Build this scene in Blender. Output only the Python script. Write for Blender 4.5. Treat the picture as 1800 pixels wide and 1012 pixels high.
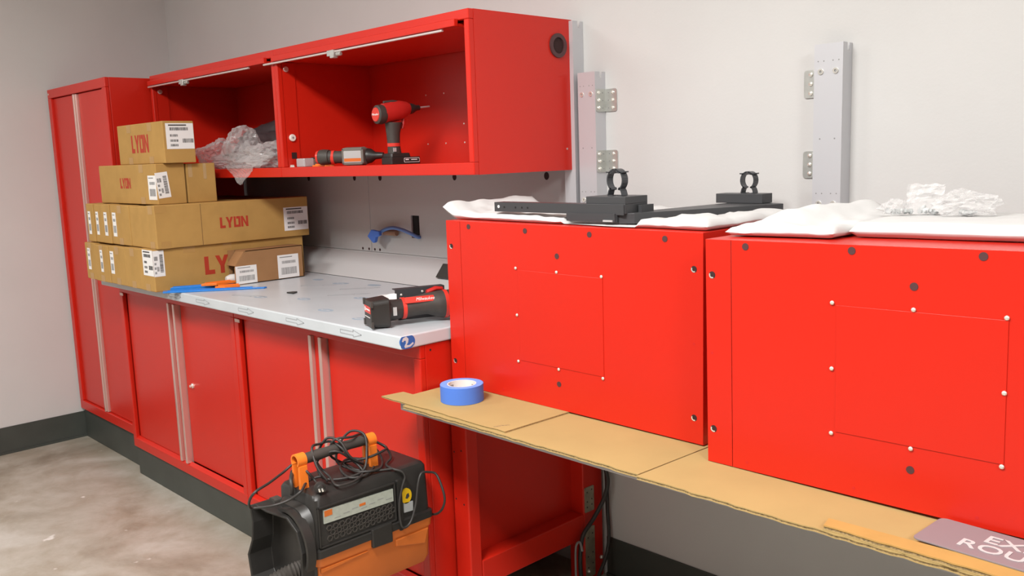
import bpy, bmesh, math, random
from mathutils import Vector, Matrix, noise

for o in list(bpy.data.objects):
    bpy.data.objects.remove(o)
scene = bpy.context.scene
COL = scene.collection
random.seed(7)

# ------------------------------------------------------------------ camera
cam_data = bpy.data.cameras.new('camera')
cam = bpy.data.objects.new('camera', cam_data)
COL.objects.link(cam)
CR = Vector((0.69609313, 0.71716214, -0.03365751))
CU = Vector((-0.08274445, 0.12670458, 0.98848334))
CF = Vector((-0.71316738, 0.68529148, -0.14753937))
m = Matrix((CR, CU, -CF)).transposed().to_4x4()
m.translation = Vector((5.24415, -2.30813, 1.5))
cam.matrix_world = m
cam_data.sensor_width = 36.0
cam_data.lens = 1562.93 / 1800 * 36.0
cam_data.clip_start = 0.05
scene.camera = cam

# ------------------------------------------------------------------ world, exposure, ceiling light power
world = bpy.data.worlds.new('world')
scene.world = world
world.use_nodes = True
world.node_tree.nodes['Background'].inputs[0].default_value = (1.0, 0.97, 0.93, 1)
world.node_tree.nodes['Background'].inputs[1].default_value = 0.05
scene.view_settings.view_transform = 'Standard'
scene.view_settings.look = 'None'
scene.view_settings.gamma = 1.0
scene.view_settings.use_curve_mapping = False
scene.view_settings.exposure = 0.34
LIGHT_COLOR = (1.0, 0.98, 0.955)
# x, y, watts, label of each ceiling fixture
CEILING_LIGHTS = [(1.4, -3.0, 46, 'flat ceiling light panel nearest the left wall'), (4.0, -2.35, 100, 'flat ceiling light panel above the vacuum and worktop end'), (7.2, -2.35, 94, 'flat ceiling light panel beyond the right red unit'), (4.6, -5.6, 24, 'flat ceiling light panel behind the camera position')]  # last panel is an added fill, brightening the wall below the bench
CEILING_Z = 3.0

# ------------------------------------------------------------------ materials
MATS = {}
def nodes_of(name):
    mt = bpy.data.materials.new(name)
    mt.use_nodes = True
    nt = mt.node_tree
    return mt, nt, nt.nodes['Principled BSDF']

def mat(name, col, rough=0.5, metal=0.0, spec=0.5, noise_amt=0.0, noise_scale=30.0, bump=0.0, bump_scale=200.0, coat=0.0, col2=None):
    mt, nt, b = nodes_of(name)
    b.inputs['Base Color'].default_value = (*col, 1)
    b.inputs['Roughness'].default_value = rough
    b.inputs['Metallic'].default_value = metal
    b.inputs['Specular IOR Level'].default_value = spec
    if coat:
        b.inputs['Coat Weight'].default_value = coat
        b.inputs['Coat Roughness'].default_value = 0.15
    tc = nt.nodes.new('ShaderNodeTexCoord')
    if noise_amt or col2:
        n = nt.nodes.new('ShaderNodeTexNoise')
        n.inputs['Scale'].default_value = noise_scale
        n.inputs['Detail'].default_value = 6
        nt.links.new(tc.outputs['Object'], n.inputs['Vector'])
        r = nt.nodes.new('ShaderNodeValToRGB')
        c2 = col2 or tuple(c * (1 - noise_amt) for c in col)
        r.color_ramp.elements[0].position = 0.35
        r.color_ramp.elements[1].position = 0.65
        r.color_ramp.elements[0].color = (*c2, 1)
        r.color_ramp.elements[1].color = (*col, 1)
        nt.links.new(n.outputs['Fac'], r.inputs['Fac'])
        nt.links.new(r.outputs['Color'], b.inputs['Base Color'])
    if bump:
        n2 = nt.nodes.new('ShaderNodeTexNoise')
        n2.inputs['Scale'].default_value = bump_scale
        n2.inputs['Detail'].default_value = 3
        nt.links.new(tc.outputs['Object'], n2.inputs['Vector'])
        bp = nt.nodes.new('ShaderNodeBump')
        bp.inputs['Strength'].default_value = bump
        bp.inputs['Distance'].default_value = 0.002
        nt.links.new(n2.outputs['Fac'], bp.inputs['Height'])
        nt.links.new(bp.outputs['Normal'], b.inputs['Normal'])
    MATS[name] = mt
    return mt

mat('red_paint', (0.58, 0.017, 0.007), rough=0.32, spec=0.4, bump=0.05, bump_scale=900)
mat('red_dull', (0.55, 0.012, 0.010), rough=0.5)
mat('wall_paint', (0.60, 0.598, 0.588), rough=0.85, spec=0.25, noise_amt=0.03, noise_scale=3, bump=0.15, bump_scale=120)
mat('ceiling_white', (0.85, 0.85, 0.83), rough=0.9)
mat('base_vinyl', (0.055, 0.062, 0.054), rough=0.5, noise_amt=0.15, noise_scale=8)
mat('panel_grey', (0.50, 0.50, 0.50), rough=0.45, spec=0.4)
mat('channel_grey', (0.56, 0.565, 0.59), rough=0.38, metal=0.25)
mat('zinc', (0.62, 0.63, 0.60), rough=0.35, metal=0.7, noise_amt=0.12, noise_scale=40)
mat('zinc_worn', (0.50, 0.44, 0.33), rough=0.45, metal=0.6, noise_amt=0.35, noise_scale=30)
mat('screw_bright', (0.85, 0.83, 0.76), rough=0.25, metal=0.6)
mat('handle_alu', (0.72, 0.50, 0.45), rough=0.30, metal=0.6)
mat('rod_metal', (0.80, 0.74, 0.72), rough=0.25, metal=0.5)
mat('dark_hole', (0.03, 0.008, 0.008), rough=0.8)
mat('black_void', (0.012, 0.011, 0.011), rough=0.9)
mat('film_steel', (0.56, 0.60, 0.63), rough=0.30, spec=0.5, noise_amt=0.07, noise_scale=6)
mat('print_blue_grey', (0.34, 0.42, 0.50), rough=0.5)
mat('print_blue', (0.02, 0.13, 0.42), rough=0.4)
mat('print_grey_line', (0.36, 0.38, 0.40), rough=0.5)
mat('carton', (0.47, 0.275, 0.085), rough=0.8, spec=0.2, noise_amt=0.10, noise_scale=12, bump=0.1, bump_scale=150)
mat('carton_brown', (0.36, 0.19, 0.085), rough=0.8, spec=0.2, noise_amt=0.10, noise_scale=14, bump=0.1, bump_scale=150)
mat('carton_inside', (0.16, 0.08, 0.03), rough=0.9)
mat('carton_tape', (0.44, 0.25, 0.075), rough=0.28, spec=0.6)
mat('sheet_board', (0.41, 0.29, 0.12), rough=0.85, spec=0.2, noise_amt=0.08, noise_scale=5, bump=0.1, bump_scale=90)
mat('sheet_edge', (0.40, 0.28, 0.13), rough=0.9, noise_amt=0.6, noise_scale=220)
mat('ink_red', (0.42, 0.035, 0.012), rough=0.7)
mat('label_white', (0.82, 0.81, 0.80), rough=0.5)
mat('ink_black', (0.045, 0.042, 0.042), rough=0.6)
mat('ink_grey', (0.25, 0.25, 0.25), rough=0.6)
mat('black_plastic', (0.025, 0.023, 0.021), rough=0.42, noise_amt=0.2, noise_scale=25, bump=0.08, bump_scale=400)
mat('rubber_black', (0.030, 0.027, 0.025), rough=0.5)
mat('dark_grip', (0.055, 0.048, 0.042), rough=0.55, noise_amt=0.15, noise_scale=60)
mat('orange_plastic', (0.62, 0.15, 0.022), rough=0.45, noise_amt=0.12, noise_scale=9)
mat('orange_bright', (0.85, 0.20, 0.02), rough=0.4)
mat('tool_red', (0.50, 0.022, 0.018), rough=0.38)
mat('tool_red_bright', (0.68, 0.045, 0.03), rough=0.35)
mat('silver_plastic', (0.50, 0.52, 0.52), rough=0.35, metal=0.2)
mat('tool_grey', (0.16, 0.15, 0.13), rough=0.4)
mat('plate_pale_green', (0.42, 0.45, 0.39), rough=0.5, noise_amt=0.12, noise_scale=70)
mat('sticker_yellow', (0.80, 0.50, 0.01), rough=0.4)
mat('tape_blue', (0.07, 0.19, 0.66), rough=0.6)
mat('tape_blue_side', (0.16, 0.30, 0.72), rough=0.7)
mat('core_white', (0.72, 0.70, 0.68), rough=0.6)
mat('blue_plastic', (0.02, 0.20, 0.62), rough=0.3)
mat('cable_blue', (0.12, 0.22, 0.50), rough=0.5)
mat('conduit_brown', (0.26, 0.13, 0.075), rough=0.5)
mat('mount_black', (0.056, 0.057, 0.061), rough=0.42, metal=0.2)
mat('clip_steel', (0.075, 0.078, 0.085), rough=0.3, metal=0.5)
mat('foam_white', (0.62, 0.615, 0.61), rough=0.75, spec=0.3, bump=0.25, bump_scale=60)
mat('sign_mauve', (0.24, 0.21, 0.225), rough=0.35, noise_amt=0.04, noise_scale=6)
mat('sign_letter', (0.55, 0.53, 0.53), rough=0.4)
mat('bench_grey', (0.46, 0.44, 0.47), rough=0.4)
mat('bag_dark', (0.05, 0.042, 0.045), rough=0.4)
mat('knob_white', (0.80, 0.76, 0.70), rough=0.4)
mat('paper_white', (0.88, 0.87, 0.86), rough=0.7)
mat('grommet_rubber', (0.075, 0.028, 0.030), rough=0.5)
mat('fixture_white', (0.85, 0.85, 0.85), rough=0.5)

def mat_plastic(name, transp, tint=(0.9, 0.88, 0.87), rough=0.14):
    mt, nt, b = nodes_of(name)
    b.inputs['Base Color'].default_value = (*tint, 1)
    b.inputs['Roughness'].default_value = rough
    b.inputs['Specular IOR Level'].default_value = 0.8
    tr = nt.nodes.new('ShaderNodeBsdfTransparent')
    mx = nt.nodes.new('ShaderNodeMixShader')
    lw = nt.nodes.new('ShaderNodeLayerWeight')
    lw.inputs['Blend'].default_value = 0.35
    mp = nt.nodes.new('ShaderNodeMapRange')
    mp.inputs['To Min'].default_value = 1.0 - transp
    mp.inputs['To Max'].default_value = 0.97 - 0.25 * transp
    nt.links.new(lw.outputs['Facing'], mp.inputs['Value'])
    nt.links.new(mp.outputs['Result'], mx.inputs['Fac'])
    nt.links.new(tr.outputs[0], mx.inputs[1])
    nt.links.new(b.outputs[0], mx.inputs[2])
    nt.links.new(mx.outputs[0], nt.nodes['Material Output'].inputs['Surface'])
    MATS[name] = mt
mat_plastic('clear_film', 0.90, tint=(0.72, 0.69, 0.69), rough=0.10)
mat_plastic('clear_film_thin', 0.88, tint=(0.80, 0.79, 0.79), rough=0.2)
mat_plastic('packing_tape', 0.55, tint=(0.7, 0.5, 0.25), rough=0.1)

def mat_concrete():
    mt, nt, b = nodes_of('concrete')
    tc = nt.nodes.new('ShaderNodeTexCoord')
    def ns(scale, detail, rough, dist=0.0):
        n = nt.nodes.new('ShaderNodeTexNoise')
        n.inputs['Scale'].default_value = scale
        n.inputs['Detail'].default_value = detail
        n.inputs['Roughness'].default_value = rough
        n.inputs['Distortion'].default_value = dist
        nt.links.new(tc.outputs['Object'], n.inputs['Vector'])
        return n
    def ramp(src, stops):
        r = nt.nodes.new('ShaderNodeValToRGB')
        e = r.color_ramp.elements
        while len(e) < len(stops):
            e.new(0.5)
        for q, (p, c) in zip(e, stops):
            q.position = p
            q.color = (*c, 1)
        nt.links.new(src, r.inputs['Fac'])
        return r
    a = ramp(ns(1.7, 8, 0.62, 0.6).outputs['Fac'], [(0.33, (0.255, 0.225, 0.175)), (0.5, (0.40, 0.372, 0.315)), (0.66, (0.50, 0.483, 0.435))])
    c = ramp(ns(6, 8, 0.65, 0.3).outputs['Fac'], [(0.35, (0.72, 0.66, 0.58)), (0.65, (1.0, 1.0, 1.0))])
    mx = nt.nodes.new('ShaderNodeMix')
    mx.data_type = 'RGBA'
    mx.blend_type = 'MULTIPLY'
    mx.inputs[0].default_value = 0.8
    nt.links.new(a.outputs['Color'], mx.inputs[6])
    nt.links.new(c.outputs['Color'], mx.inputs[7])
    spots = ramp(ns(11, 3, 0.5).outputs['Fac'], [(0.70, (0, 0, 0)), (0.76, (1, 1, 1))])
    mx2 = nt.nodes.new('ShaderNodeMix')
    mx2.data_type = 'RGBA'
    nt.links.new(spots.outputs['Color'], mx2.inputs[0])
    nt.links.new(mx.outputs[2], mx2.inputs[6])
    mx2.inputs[7].default_value = (0.66, 0.64, 0.60, 1)
    nt.links.new(mx2.outputs[2], b.inputs['Base Color'])
    rr = ramp(ns(4, 5, 0.6).outputs['Fac'], [(0.3, (0.30,) * 3), (0.7, (0.52,) * 3)])
    nt.links.new(rr.outputs['Color'], b.inputs['Roughness'])
    bp = nt.nodes.new('ShaderNodeBump')
    bp.inputs['Strength'].default_value = 0.12
    bp.inputs['Distance'].default_value = 0.003
    nt.links.new(ns(60, 4, 0.6).outputs['Fac'], bp.inputs['Height'])
    nt.links.new(bp.outputs['Normal'], b.inputs['Normal'])
    MATS['concrete'] = mt
mat_concrete()

def mat_emit(name, col, strength):
    mt, nt, b = nodes_of(name)
    b.inputs['Base Color'].default_value = (*col, 1)
    b.inputs['Emission Color'].default_value = (*col, 1)
    b.inputs['Emission Strength'].default_value = strength
    MATS[name] = mt
mat_emit('light_diffuser', LIGHT_COLOR, 2.0)

# ------------------------------------------------------------------ building helpers
W = {}                                     # world matrix of every object, by name

class FR:
    """a flat frame: origin, u (right), v (up), n (out)"""
    def __init__(self, o, u, v):
        self.o, self.u, self.v = Vector(o), Vector(u).normalized(), Vector(v).normalized()
        self.n = self.u.cross(self.v)
    def __call__(self, a, b, c=0.0):
        return self.o + self.u * a + self.v * b + self.n * c
X, Y, Z = Vector((1, 0, 0)), Vector((0, 1, 0)), Vector((0, 0, 1))

class MB:
    def __init__(self):
        self.v, self.f = [], []
    def add(self, vs, fs):
        n = len(self.v)
        self.v += [Vector(p) for p in vs]
        self.f += [tuple(i + n for i in f) for f in fs]
        return self
    def hexa(self, p):
        return self.add(p, [(0, 3, 2, 1), (4, 5, 6, 7), (0, 1, 5, 4), (1, 2, 6, 5), (2, 3, 7, 6), (3, 0, 4, 7)])
    def box(self, x0, x1, y0, y1, z0, z1):
        return self.hexa([(x0, y0, z0), (x1, y0, z0), (x1, y1, z0), (x0, y1, z0), (x0, y0, z1), (x1, y0, z1), (x1, y1, z1), (x0, y1, z1)])
    def plate(self, fr, a0, a1, b0, b1, c0, c1):
        return self.hexa([fr(a0, b0, c0), fr(a1, b0, c0), fr(a1, b1, c0), fr(a0, b1, c0), fr(a0, b0, c1), fr(a1, b0, c1), fr(a1, b1, c1), fr(a0, b1, c1)])
    def prism(self, fr, poly, c0, c1):
        n = len(poly)
        vs = [fr(a, b, c0) for a, b in poly] + [fr(a, b, c1) for a, b in poly]
        fs = [tuple(range(n - 1, -1, -1)), tuple(range(n, 2 * n))]
        fs += [(i, (i + 1) % n, n + (i + 1) % n, n + i) for i in range(n)]
        return self.add(vs, fs)
    def disc(self, fr, a, b, ra, rb, c0, c1, n=16):
        return self.prism(fr, [(a + ra * math.cos(2 * math.pi * i / n), b + rb * math.sin(2 * math.pi * i / n)) for i in range(n)], c0, c1)
    def ring(self, fr, a, b, r0, r1, c0, c1, n=28, a0=0.0, a1=2 * math.pi):
        full = abs(a1 - a0 - 2 * math.pi) < 1e-6
        k = n if full else n + 1
        vs = []
        for i in range(k):
            t = a0 + (a1 - a0) * i / n
            ca, sa = math.cos(t), math.sin(t)
            vs += [fr(a + r0 * ca, b + r0 * sa, c0), fr(a + r1 * ca, b + r1 * sa, c0), fr(a + r1 * ca, b + r1 * sa, c1), fr(a + r0 * ca, b + r0 * sa, c1)]
        fs = []
        for i in range(n):
            p, q = 4 * i, 4 * ((i + 1) % k)
            for j in range(4):
                fs.append((p + j, p + (j + 1) % 4, q + (j + 1) % 4, q + j))
        if not full:
            fs += [(3, 2, 1, 0), (4 * n, 4 * n + 1, 4 * n + 2, 4 * n + 3)]
        return self.add(vs, fs)
    def rings(self, sections):
        """loft a list of closed rings (same length), capped"""
        n = len(sections[0])
        vs = [p for s in sections for p in s]
        fs = [tuple(range(n - 1, -1, -1)), tuple(range((len(sections) - 1) * n, len(sections) * n))]
        for k in range(len(sections) - 1):
            for i in range(n):
                j = (i + 1) % n
                fs.append((k * n + i, k * n + j, (k + 1) * n + j, (k + 1) * n + i))
        return self.add(vs, fs)
    def turned(self, p0, axis, prof, n=20, squash=(1, 1), ref=Z):
        """prof: list of (distance along axis, radius)"""
        p0, ax = Vector(p0), Vector(axis).normalized()
        if abs(ax.dot(ref)) > 0.95:
            ref = X
        s = ax.cross(ref).normalized()
        t = s.cross(ax)
        return self.rings([[p0 + ax * d + s * (r * squash[0] * math.cos(2 * math.pi * i / n)) + t * (r * squash[1] * math.sin(2 * math.pi * i / n)) for i in range(n)] for d, r in prof])
    def cyl(self, p0, p1, r, n=16, r1=None):
        p0, p1 = Vector(p0), Vector(p1)
        return self.turned(p0, p1 - p0, [(0, r), ((p1 - p0).length, r if r1 is None else r1)], n)
    def tube(self, pts, r, n=8, smooth=6):
        P = spline(pts, smooth) if smooth else [Vector(p) for p in pts]
        t = (P[1] - P[0]).normalized()
        s = t.orthogonal().normalized()
        secs = []
        for i, p in enumerate(P):
            tn = (P[min(i + 1, len(P) - 1)] - P[max(i - 1, 0)])
            if tn.length > 1e-9:
                t = tn.normalized()
            s = (s - t * s.dot(t)).normalized()
            b = t.cross(s)
            secs.append([p + s * (r * math.cos(2 * math.pi * k / n)) + b * (r * math.sin(2 * math.pi * k / n)) for k in range(n)])
        return self.rings(secs)
    def rbox(self, fr, a0, a1, b0, b1, c0, c1, r, n=4, top_inset=0.0):
        """box with rounded corners in the a-b plane"""
        def loop(ins, c):
            out = []
            for (ca, cb, s) in ((a1 - r - ins, b1 - r - ins, 0), (a0 + r + ins, b1 - r - ins, 1), (a0 + r + ins, b0 + r + ins, 2), (a1 - r - ins, b0 + r + ins, 3)):
                for k in range(n + 1):
                    t = (s + k / n) * math.pi / 2
                    out.append(fr(ca + r * math.cos(t), cb + r * math.sin(t), c))
            return out
        return self.rings([loop(0, c0), loop(top_inset, c1)])
    def build_each(self, name, material, parent=None, **k):
        """one object for every separate piece"""
        lead = list(range(len(self.v)))
        def find(i):
            while lead[i] != i:
                lead[i] = lead[lead[i]]
                i = lead[i]
            return i
        for f in self.f:
            for j in f[1:]:
                lead[find(j)] = find(f[0])
        parts = {}
        for f in self.f:
            parts.setdefault(find(f[0]), []).append(f)
        out = []
        for fs in parts.values():
            ids = sorted({i for f in fs for i in f})
            mp = {i: n for n, i in enumerate(ids)}
            m_ = MB()
            m_.v = [self.v[i] for i in ids]
            m_.f = [tuple(mp[i] for i in f) for f in fs]
            out.append(m_.build(name, material, parent, **k))
        return out
    def build(self, name, material, parent=None, bevel=0.0, smooth=None, kind=None, seg=2):
        if parent is None:
            lo = Vector((min(p.x for p in self.v), min(p.y for p in self.v), min(p.z for p in self.v)))
            hi = Vector((max(p.x for p in self.v), max(p.y for p in self.v), max(p.z for p in self.v)))
            M = Matrix.Translation(((lo.x + hi.x) / 2, (lo.y + hi.y) / 2, lo.z))
        else:
            M = W[parent.name]
        inv = M.inverted()
        me = bpy.data.meshes.new(name)
        me.from_pydata([inv @ p for p in self.v], [], self.f)
        bm = bmesh.new()
        bm.from_mesh(me)
        bmesh.ops.recalc_face_normals(bm, faces=bm.faces)
        bm.to_mesh(me)
        bm.free()
        me.materials.append(MATS[material])
        o = bpy.data.objects.new(name, me)
        COL.objects.link(o)
        if parent is None:
            o.matrix_world = M
        else:
            o.parent = parent
        W[o.name] = M
        if smooth is not None:
            me.shade_smooth()
            me.set_sharp_from_angle(angle=math.radians(smooth))
        if bevel:
            md = o.modifiers.new('bevel', 'BEVEL')
            md.width = bevel
            md.segments = seg
            md.limit_method = 'ANGLE'
            md.angle_limit = math.radians(50)
        if kind:
            o['kind'] = kind
        return o

def spline(pts, k):
    P = [Vector(p) for p in pts]
    out = []
    for i in range(len(P) - 1):
        p0, p1, p2, p3 = P[max(i - 1, 0)], P[i], P[i + 1], P[min(i + 2, len(P) - 1)]
        for j in range(k):
            t = j / k
            out.append(0.5 * ((2 * p1) + (p2 - p0) * t + (2 * p0 - 5 * p1 + 4 * p2 - p3) * t * t + (3 * p1 - p0 - 3 * p2 + p3) * t ** 3))
    out.append(P[-1])
    return out

def thing(name, label, cat, loc=(0, 0, 0), rot=None, group=None):
    o = bpy.data.objects.new(name, None)
    o.empty_display_size = 0.05
    COL.objects.link(o)
    M = Matrix.Translation(loc)
    if rot is not None:
        M = M @ rot
    o.matrix_world = M
    W[o.name] = M
    return tag(o, label, cat, group)

def tag(o, label, cat, group=None, kind=None):
    o['label'] = label
    o['category'] = cat
    if group:
        o['group'] = group
    if kind:
        o['kind'] = kind
    return o

def struct(name, mb, material, parent=None, **k):
    o = mb.build(name, material, parent, **k)
    if parent is None:
        o['kind'] = 'structure'
    return o

def text_mesh(name, body, size, fr, a, b, material, parent, c=0.0006, bold=0.0, center=False, extrude=0.0003, squash=1.0, slant=0.0):
    cu = bpy.data.curves.new('text_source', 'FONT')
    cu.body = body
    cu.size = size
    cu.offset = bold
    cu.extrude = extrude
    cu.shear = slant
    cu.resolution_u = 3
    if center:
        cu.align_x = 'CENTER'
    ob = bpy.data.objects.new('text_source', cu)
    COL.objects.link(ob)
    dg = bpy.context.evaluated_depsgraph_get()
    me = bpy.data.meshes.new_from_object(ob.evaluated_get(dg))
    bpy.data.objects.remove(ob)
    bpy.data.curves.remove(cu)
    inv = W[parent.name].inverted()
    for v in me.vertices:
        v.co = inv @ fr(a + v.co.x * squash, b + v.co.y, c + v.co.z)
    me.name = name
    me.materials.clear()
    me.materials.append(MATS[material])
    o = bpy.data.objects.new(name, me)
    COL.objects.link(o)
    o.parent = parent
    W[o.name] = W[parent.name]
    return o

LETTERS = {
    'L': (0.62, [[(0, 0), (0.62, 0), (0.62, 0.24), (0.26, 0.24), (0.26, 1), (0, 1)]]),
    'Y': (0.84, [[(0, 1), (0.29, 0.42), (0.29, 0), (0.55, 0), (0.55, 0.42), (0.84, 1), (0.58, 1), (0.42, 0.65), (0.26, 1)]]),
    'O': (0.78, [[(0, 0), (0.24, 0), (0.24, 1), (0, 1)], [(0.54, 0), (0.78, 0), (0.78, 1), (0.54, 1)], [(0.24, 0), (0.54, 0), (0.54, 0.22), (0.24, 0.22)], [(0.31, 0.78), (0.54, 0.78), (0.54, 1), (0.31, 1)]]),
    'N': (0.84, [[(0, 0), (0.24, 0), (0.24, 1), (0, 1)], [(0.60, 0), (0.84, 0), (0.84, 1), (0.60, 1)], [(0.24, 1), (0.24, 0.62), (0.60, 0), (0.60, 0.38)]]),
}
def lyon(parent, fr, a, b, w, h):
    tot = sum(LETTERS[c][0] for c in 'LYON') + 0.07 * 3
    k = w / tot
    mb = MB()
    x = 0.0
    for ch in 'LYON':
        wd, polys = LETTERS[ch]
        for po in polys:
            mb.prism(fr, [(a + (x + p) * k, b + q * h) for p, q in po], 0.0002, 0.0007)
        x += wd + 0.07
    return mb.build('printed_logo', 'ink_red', parent)

def label(parent, fr, a, b, w, h, seed=0, bars='mixed'):
    """white shipping label with bar codes; (a, b) is the lower left corner"""
    rnd = random.Random(seed)
    lb = MB().plate(fr, a, a + w, b, b + h, 0.0002, 0.0009).build('shipping_label', 'label_white', parent)
    mb = MB()
    def code(a0, a1, b0, b1, vert=True):
        p = a0 if vert else b0
        end = a1 if vert else b1
        while p < end:
            t = rnd.choice((0.0012, 0.0018, 0.0028))
            q = min(p + t, end)
            if vert:
                mb.plate(fr, p, q, b0, b1, 0.0009, 0.0012)
            else:
                mb.plate(fr, a0, a1, p, q, 0.0009, 0.0012)
            p = q + rnd.choice((0.001, 0.0016))
    def line(a0, a1, b0, t=0.003):
        mb.plate(fr, a0, a1, b0, b0 + t, 0.0009, 0.0012)
    if bars == 'mixed':
        line(a + .1 * w, a + .75 * w, b + .90 * h, .05 * h)
        code(a + .14 * w, a + .80 * w, b + .72 * h, b + .84 * h)
        for k in (.48, .28, .10):
            code(a + .14 * w, a + .42 * w, b + k * h, b + (k + .09) * h)
        code(a + .58 * w, a + .97 * w, b + .24 * h, b + .40 * h)
    elif bars == 'vert':
        code(a + .58 * w, a + .88 * w, b + .15 * h, b + .85 * h, False)
        code(a + .10 * w, a + .42 * w, b + .62 * h, b + .78 * h)
        for k in (.45, .28, .10):
            code(a + .10 * w, a + .26 * w, b + k * h, b + (k + .09) * h)
        code(a + .32 * w, a + .50 * w, b + .2 * h, b + .38 * h)
    else:
        line(a + .1 * w, a + .7 * w, b + .88 * h, .04 * h)
        code(a + .2 * w, a + .85 * w, b + .62 * h, b + .74 * h)
        code(a + .15 * w, a + .88 * w, b + .15 * h, b + .45 * h)
    mb.build('barcode', 'ink_black' if bars != 'small' else 'ink_grey', lb, kind='stuff')
    return lb

def crumple(name, material, parent, c, rad, seed, amp=0.45, freq=5.0, sub=4, floor_z=None, clamp=None, smooth=None):
    bm = bmesh.new()
    bmesh.ops.create_icosphere(bm, subdivisions=sub, radius=1.0)
    off = Vector((seed * 7.3, seed * 3.1, seed * 1.7))
    vs = []
    for v in bm.verts:
        n = v.co.normalized()
        p = n * freq * 0.35 + off
        r = 1.0 + amp * noise.noise(p) + amp * 0.7 * (0.5 - abs(noise.noise(p * 2.3))) + amp * 0.55 * (0.4 - abs(noise.noise(p * 5.1)))+ amp * 0.3 * noise.noise(p * 11.0)
        q = Vector((c[0] + n.x * rad[0] * r, c[1] + n.y * rad[1] * r, c[2] + n.z * rad[2] * r))
        if floor_z is not None and q.z < floor_z:
            q.z = floor_z + 0.002 * (1 + noise.noise(q * 40))
        if clamp:
            q.x = min(max(q.x, clamp[0]), clamp[1])
            q.y = min(max(q.y, clamp[2]), clamp[3])
        vs.append(q)
    fs = [tuple(v.index for v in f.verts) for f in bm.faces]
    bm.free()
    return MB().add(vs, fs).build(name, material, parent, smooth=smooth)

def pad(name, material, parent, x0, x1, y0, y1, base, top, nx=40, ny=16, edge=0.03, skew=None, smooth=60):
    """soft sheet: base(x,y) is its underside, top(x,y) its extra height, thinning to its edges"""
    vs, fs = [], []
    for lay in (0, 1):
        for i in range(nx + 1):
            for j in range(ny + 1):
                s, t = i / nx, j / ny
                x, y = x0 + (x1 - x0) * s, y0 + (y1 - y0) * t
                d = min(x - x0, x1 - x, y - y0, y1 - y)
                k = math.sqrt(max(0.0, 1 - (1 - min(d / edge, 1.0)) ** 2))
                wob = 0.012 * noise.noise(Vector((x * 6, y * 6, 3.0)))
                yy = y + (wob if 0.0 < t < 1.0 or True else 0)
                z = base(x, y)
                h = top(x, y)
                if lay == 0:
                    vs.append(Vector((x, yy, z + h * 0.38 * (1 - k))))
                else:
                    vs.append(Vector((x, yy, z + h * (0.42 + 0.58 * k))))
    n = (nx + 1) * (ny + 1)
    for i in range(nx):
        for j in range(ny):
            a = i * (ny + 1) + j
            b = a + ny + 1
            fs.append((a, a + 1, b + 1, b))
            fs.append((n + a, n + b, n + b + 1, n + a + 1))
    for i in range(nx):
        for j in (0, ny):
            a = i * (ny + 1) + j
            b = a + ny + 1
            fs.append((a, b, n + b, n + a))
    for j in range(ny):
        for i in (0, nx):
            a = i * (ny + 1) + j
            fs.append((a, a + 1, n + a + 1, n + a))
    return MB().add(vs, fs).build(name, material, parent, smooth=smooth)

# ------------------------------------------------------------------ the room
RX, RY = 13.0, -10.5
struct('floor', MB().box(-0.1, RX + 0.1, RY - 0.1, 0.1, -0.1, 0), 'concrete')
struct('wall_back', MB().box(-0.1, RX + 0.1, 0, 0.1, 0, CEILING_Z), 'wall_paint')
struct('wall_left', MB().box(-0.1, 0, RY, 0, 0, CEILING_Z), 'wall_paint')
struct('wall_right', MB().box(RX, RX + 0.1, RY, 0, 0, CEILING_Z), 'wall_paint')
struct('wall_front', MB().box(-0.1, RX + 0.1, RY - 0.1, RY, 0, CEILING_Z), 'wall_paint')
struct('ceiling', MB().box(-0.1, RX + 0.1, RY - 0.1, 0.1, CEILING_Z, CEILING_Z + 0.1), 'ceiling_white')
struct('baseboard_left', MB().box(0.0005, 0.006, RY + 0.01, -0.55, 0.0005, 0.1466).box(0.006, 0.012, RY + 0.01, -0.55, 0.0005, 0.012), 'base_vinyl')
struct('baseboard_back', MB().box(3.292, RX - 0.01, -0.006, -0.0005, 0.0005, 0.1466).box(3.292, RX - 0.01, -0.012, -0.006, 0.0005, 0.012), 'base_vinyl')

for i, (lx, ly, pw, lab) in enumerate(CEILING_LIGHTS):
    t = thing('ceiling_light', lab, 'light', (lx, ly, CEILING_Z), group='ceiling light panels')
    f = MB()
    for a, b, c, d in ((-.62, .62, -.31, -.29), (-.62, .62, .29, .31), (-.62, -.6, -.29, .29), (.6, .62, -.29, .29)):
        f.box(lx + a, lx + b, ly + c, ly + d, CEILING_Z - 0.03, CEILING_Z - 0.0005)
    f.build('frame', 'fixture_white', t)
    MB().box(lx - .6, lx + .6, ly - .29, ly + .29, CEILING_Z - 0.018, CEILING_Z - 0.012).build('diffuser', 'light_diffuser', t)
    ld = bpy.data.lights.new('ceiling_lamp', 'AREA')
    ld.shape = 'RECTANGLE'
    ld.size, ld.size_y = 1.16, 0.56
    ld.energy = pw
    ld.color = LIGHT_COLOR
    lo = bpy.data.objects.new('ceiling_lamp', ld)
    COL.objects.link(lo)
    lo.location = (lx, ly, CEILING_Z - 0.035)

# ------------------------------------------------------------------ cabinets
FRONT = lambda x, y, z: FR((x, y, z), X, Z)         # faces the room (-y)
RIGHT = lambda x, y, z: FR((x, y, z), Y, Z)         # faces +x
TOP = lambda x, y, z: FR((x, y, z), X, Y)           # faces up

def lock(parent, x, y, z):
    k = MB().turned((x, y, z), -Y, [(0, .011), (.006, .011), (.008, .009), (.008, .006), (.016, .0055), (.017, .004)], 16).build('lock', 'screw_bright', parent, smooth=40)
    return k

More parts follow.
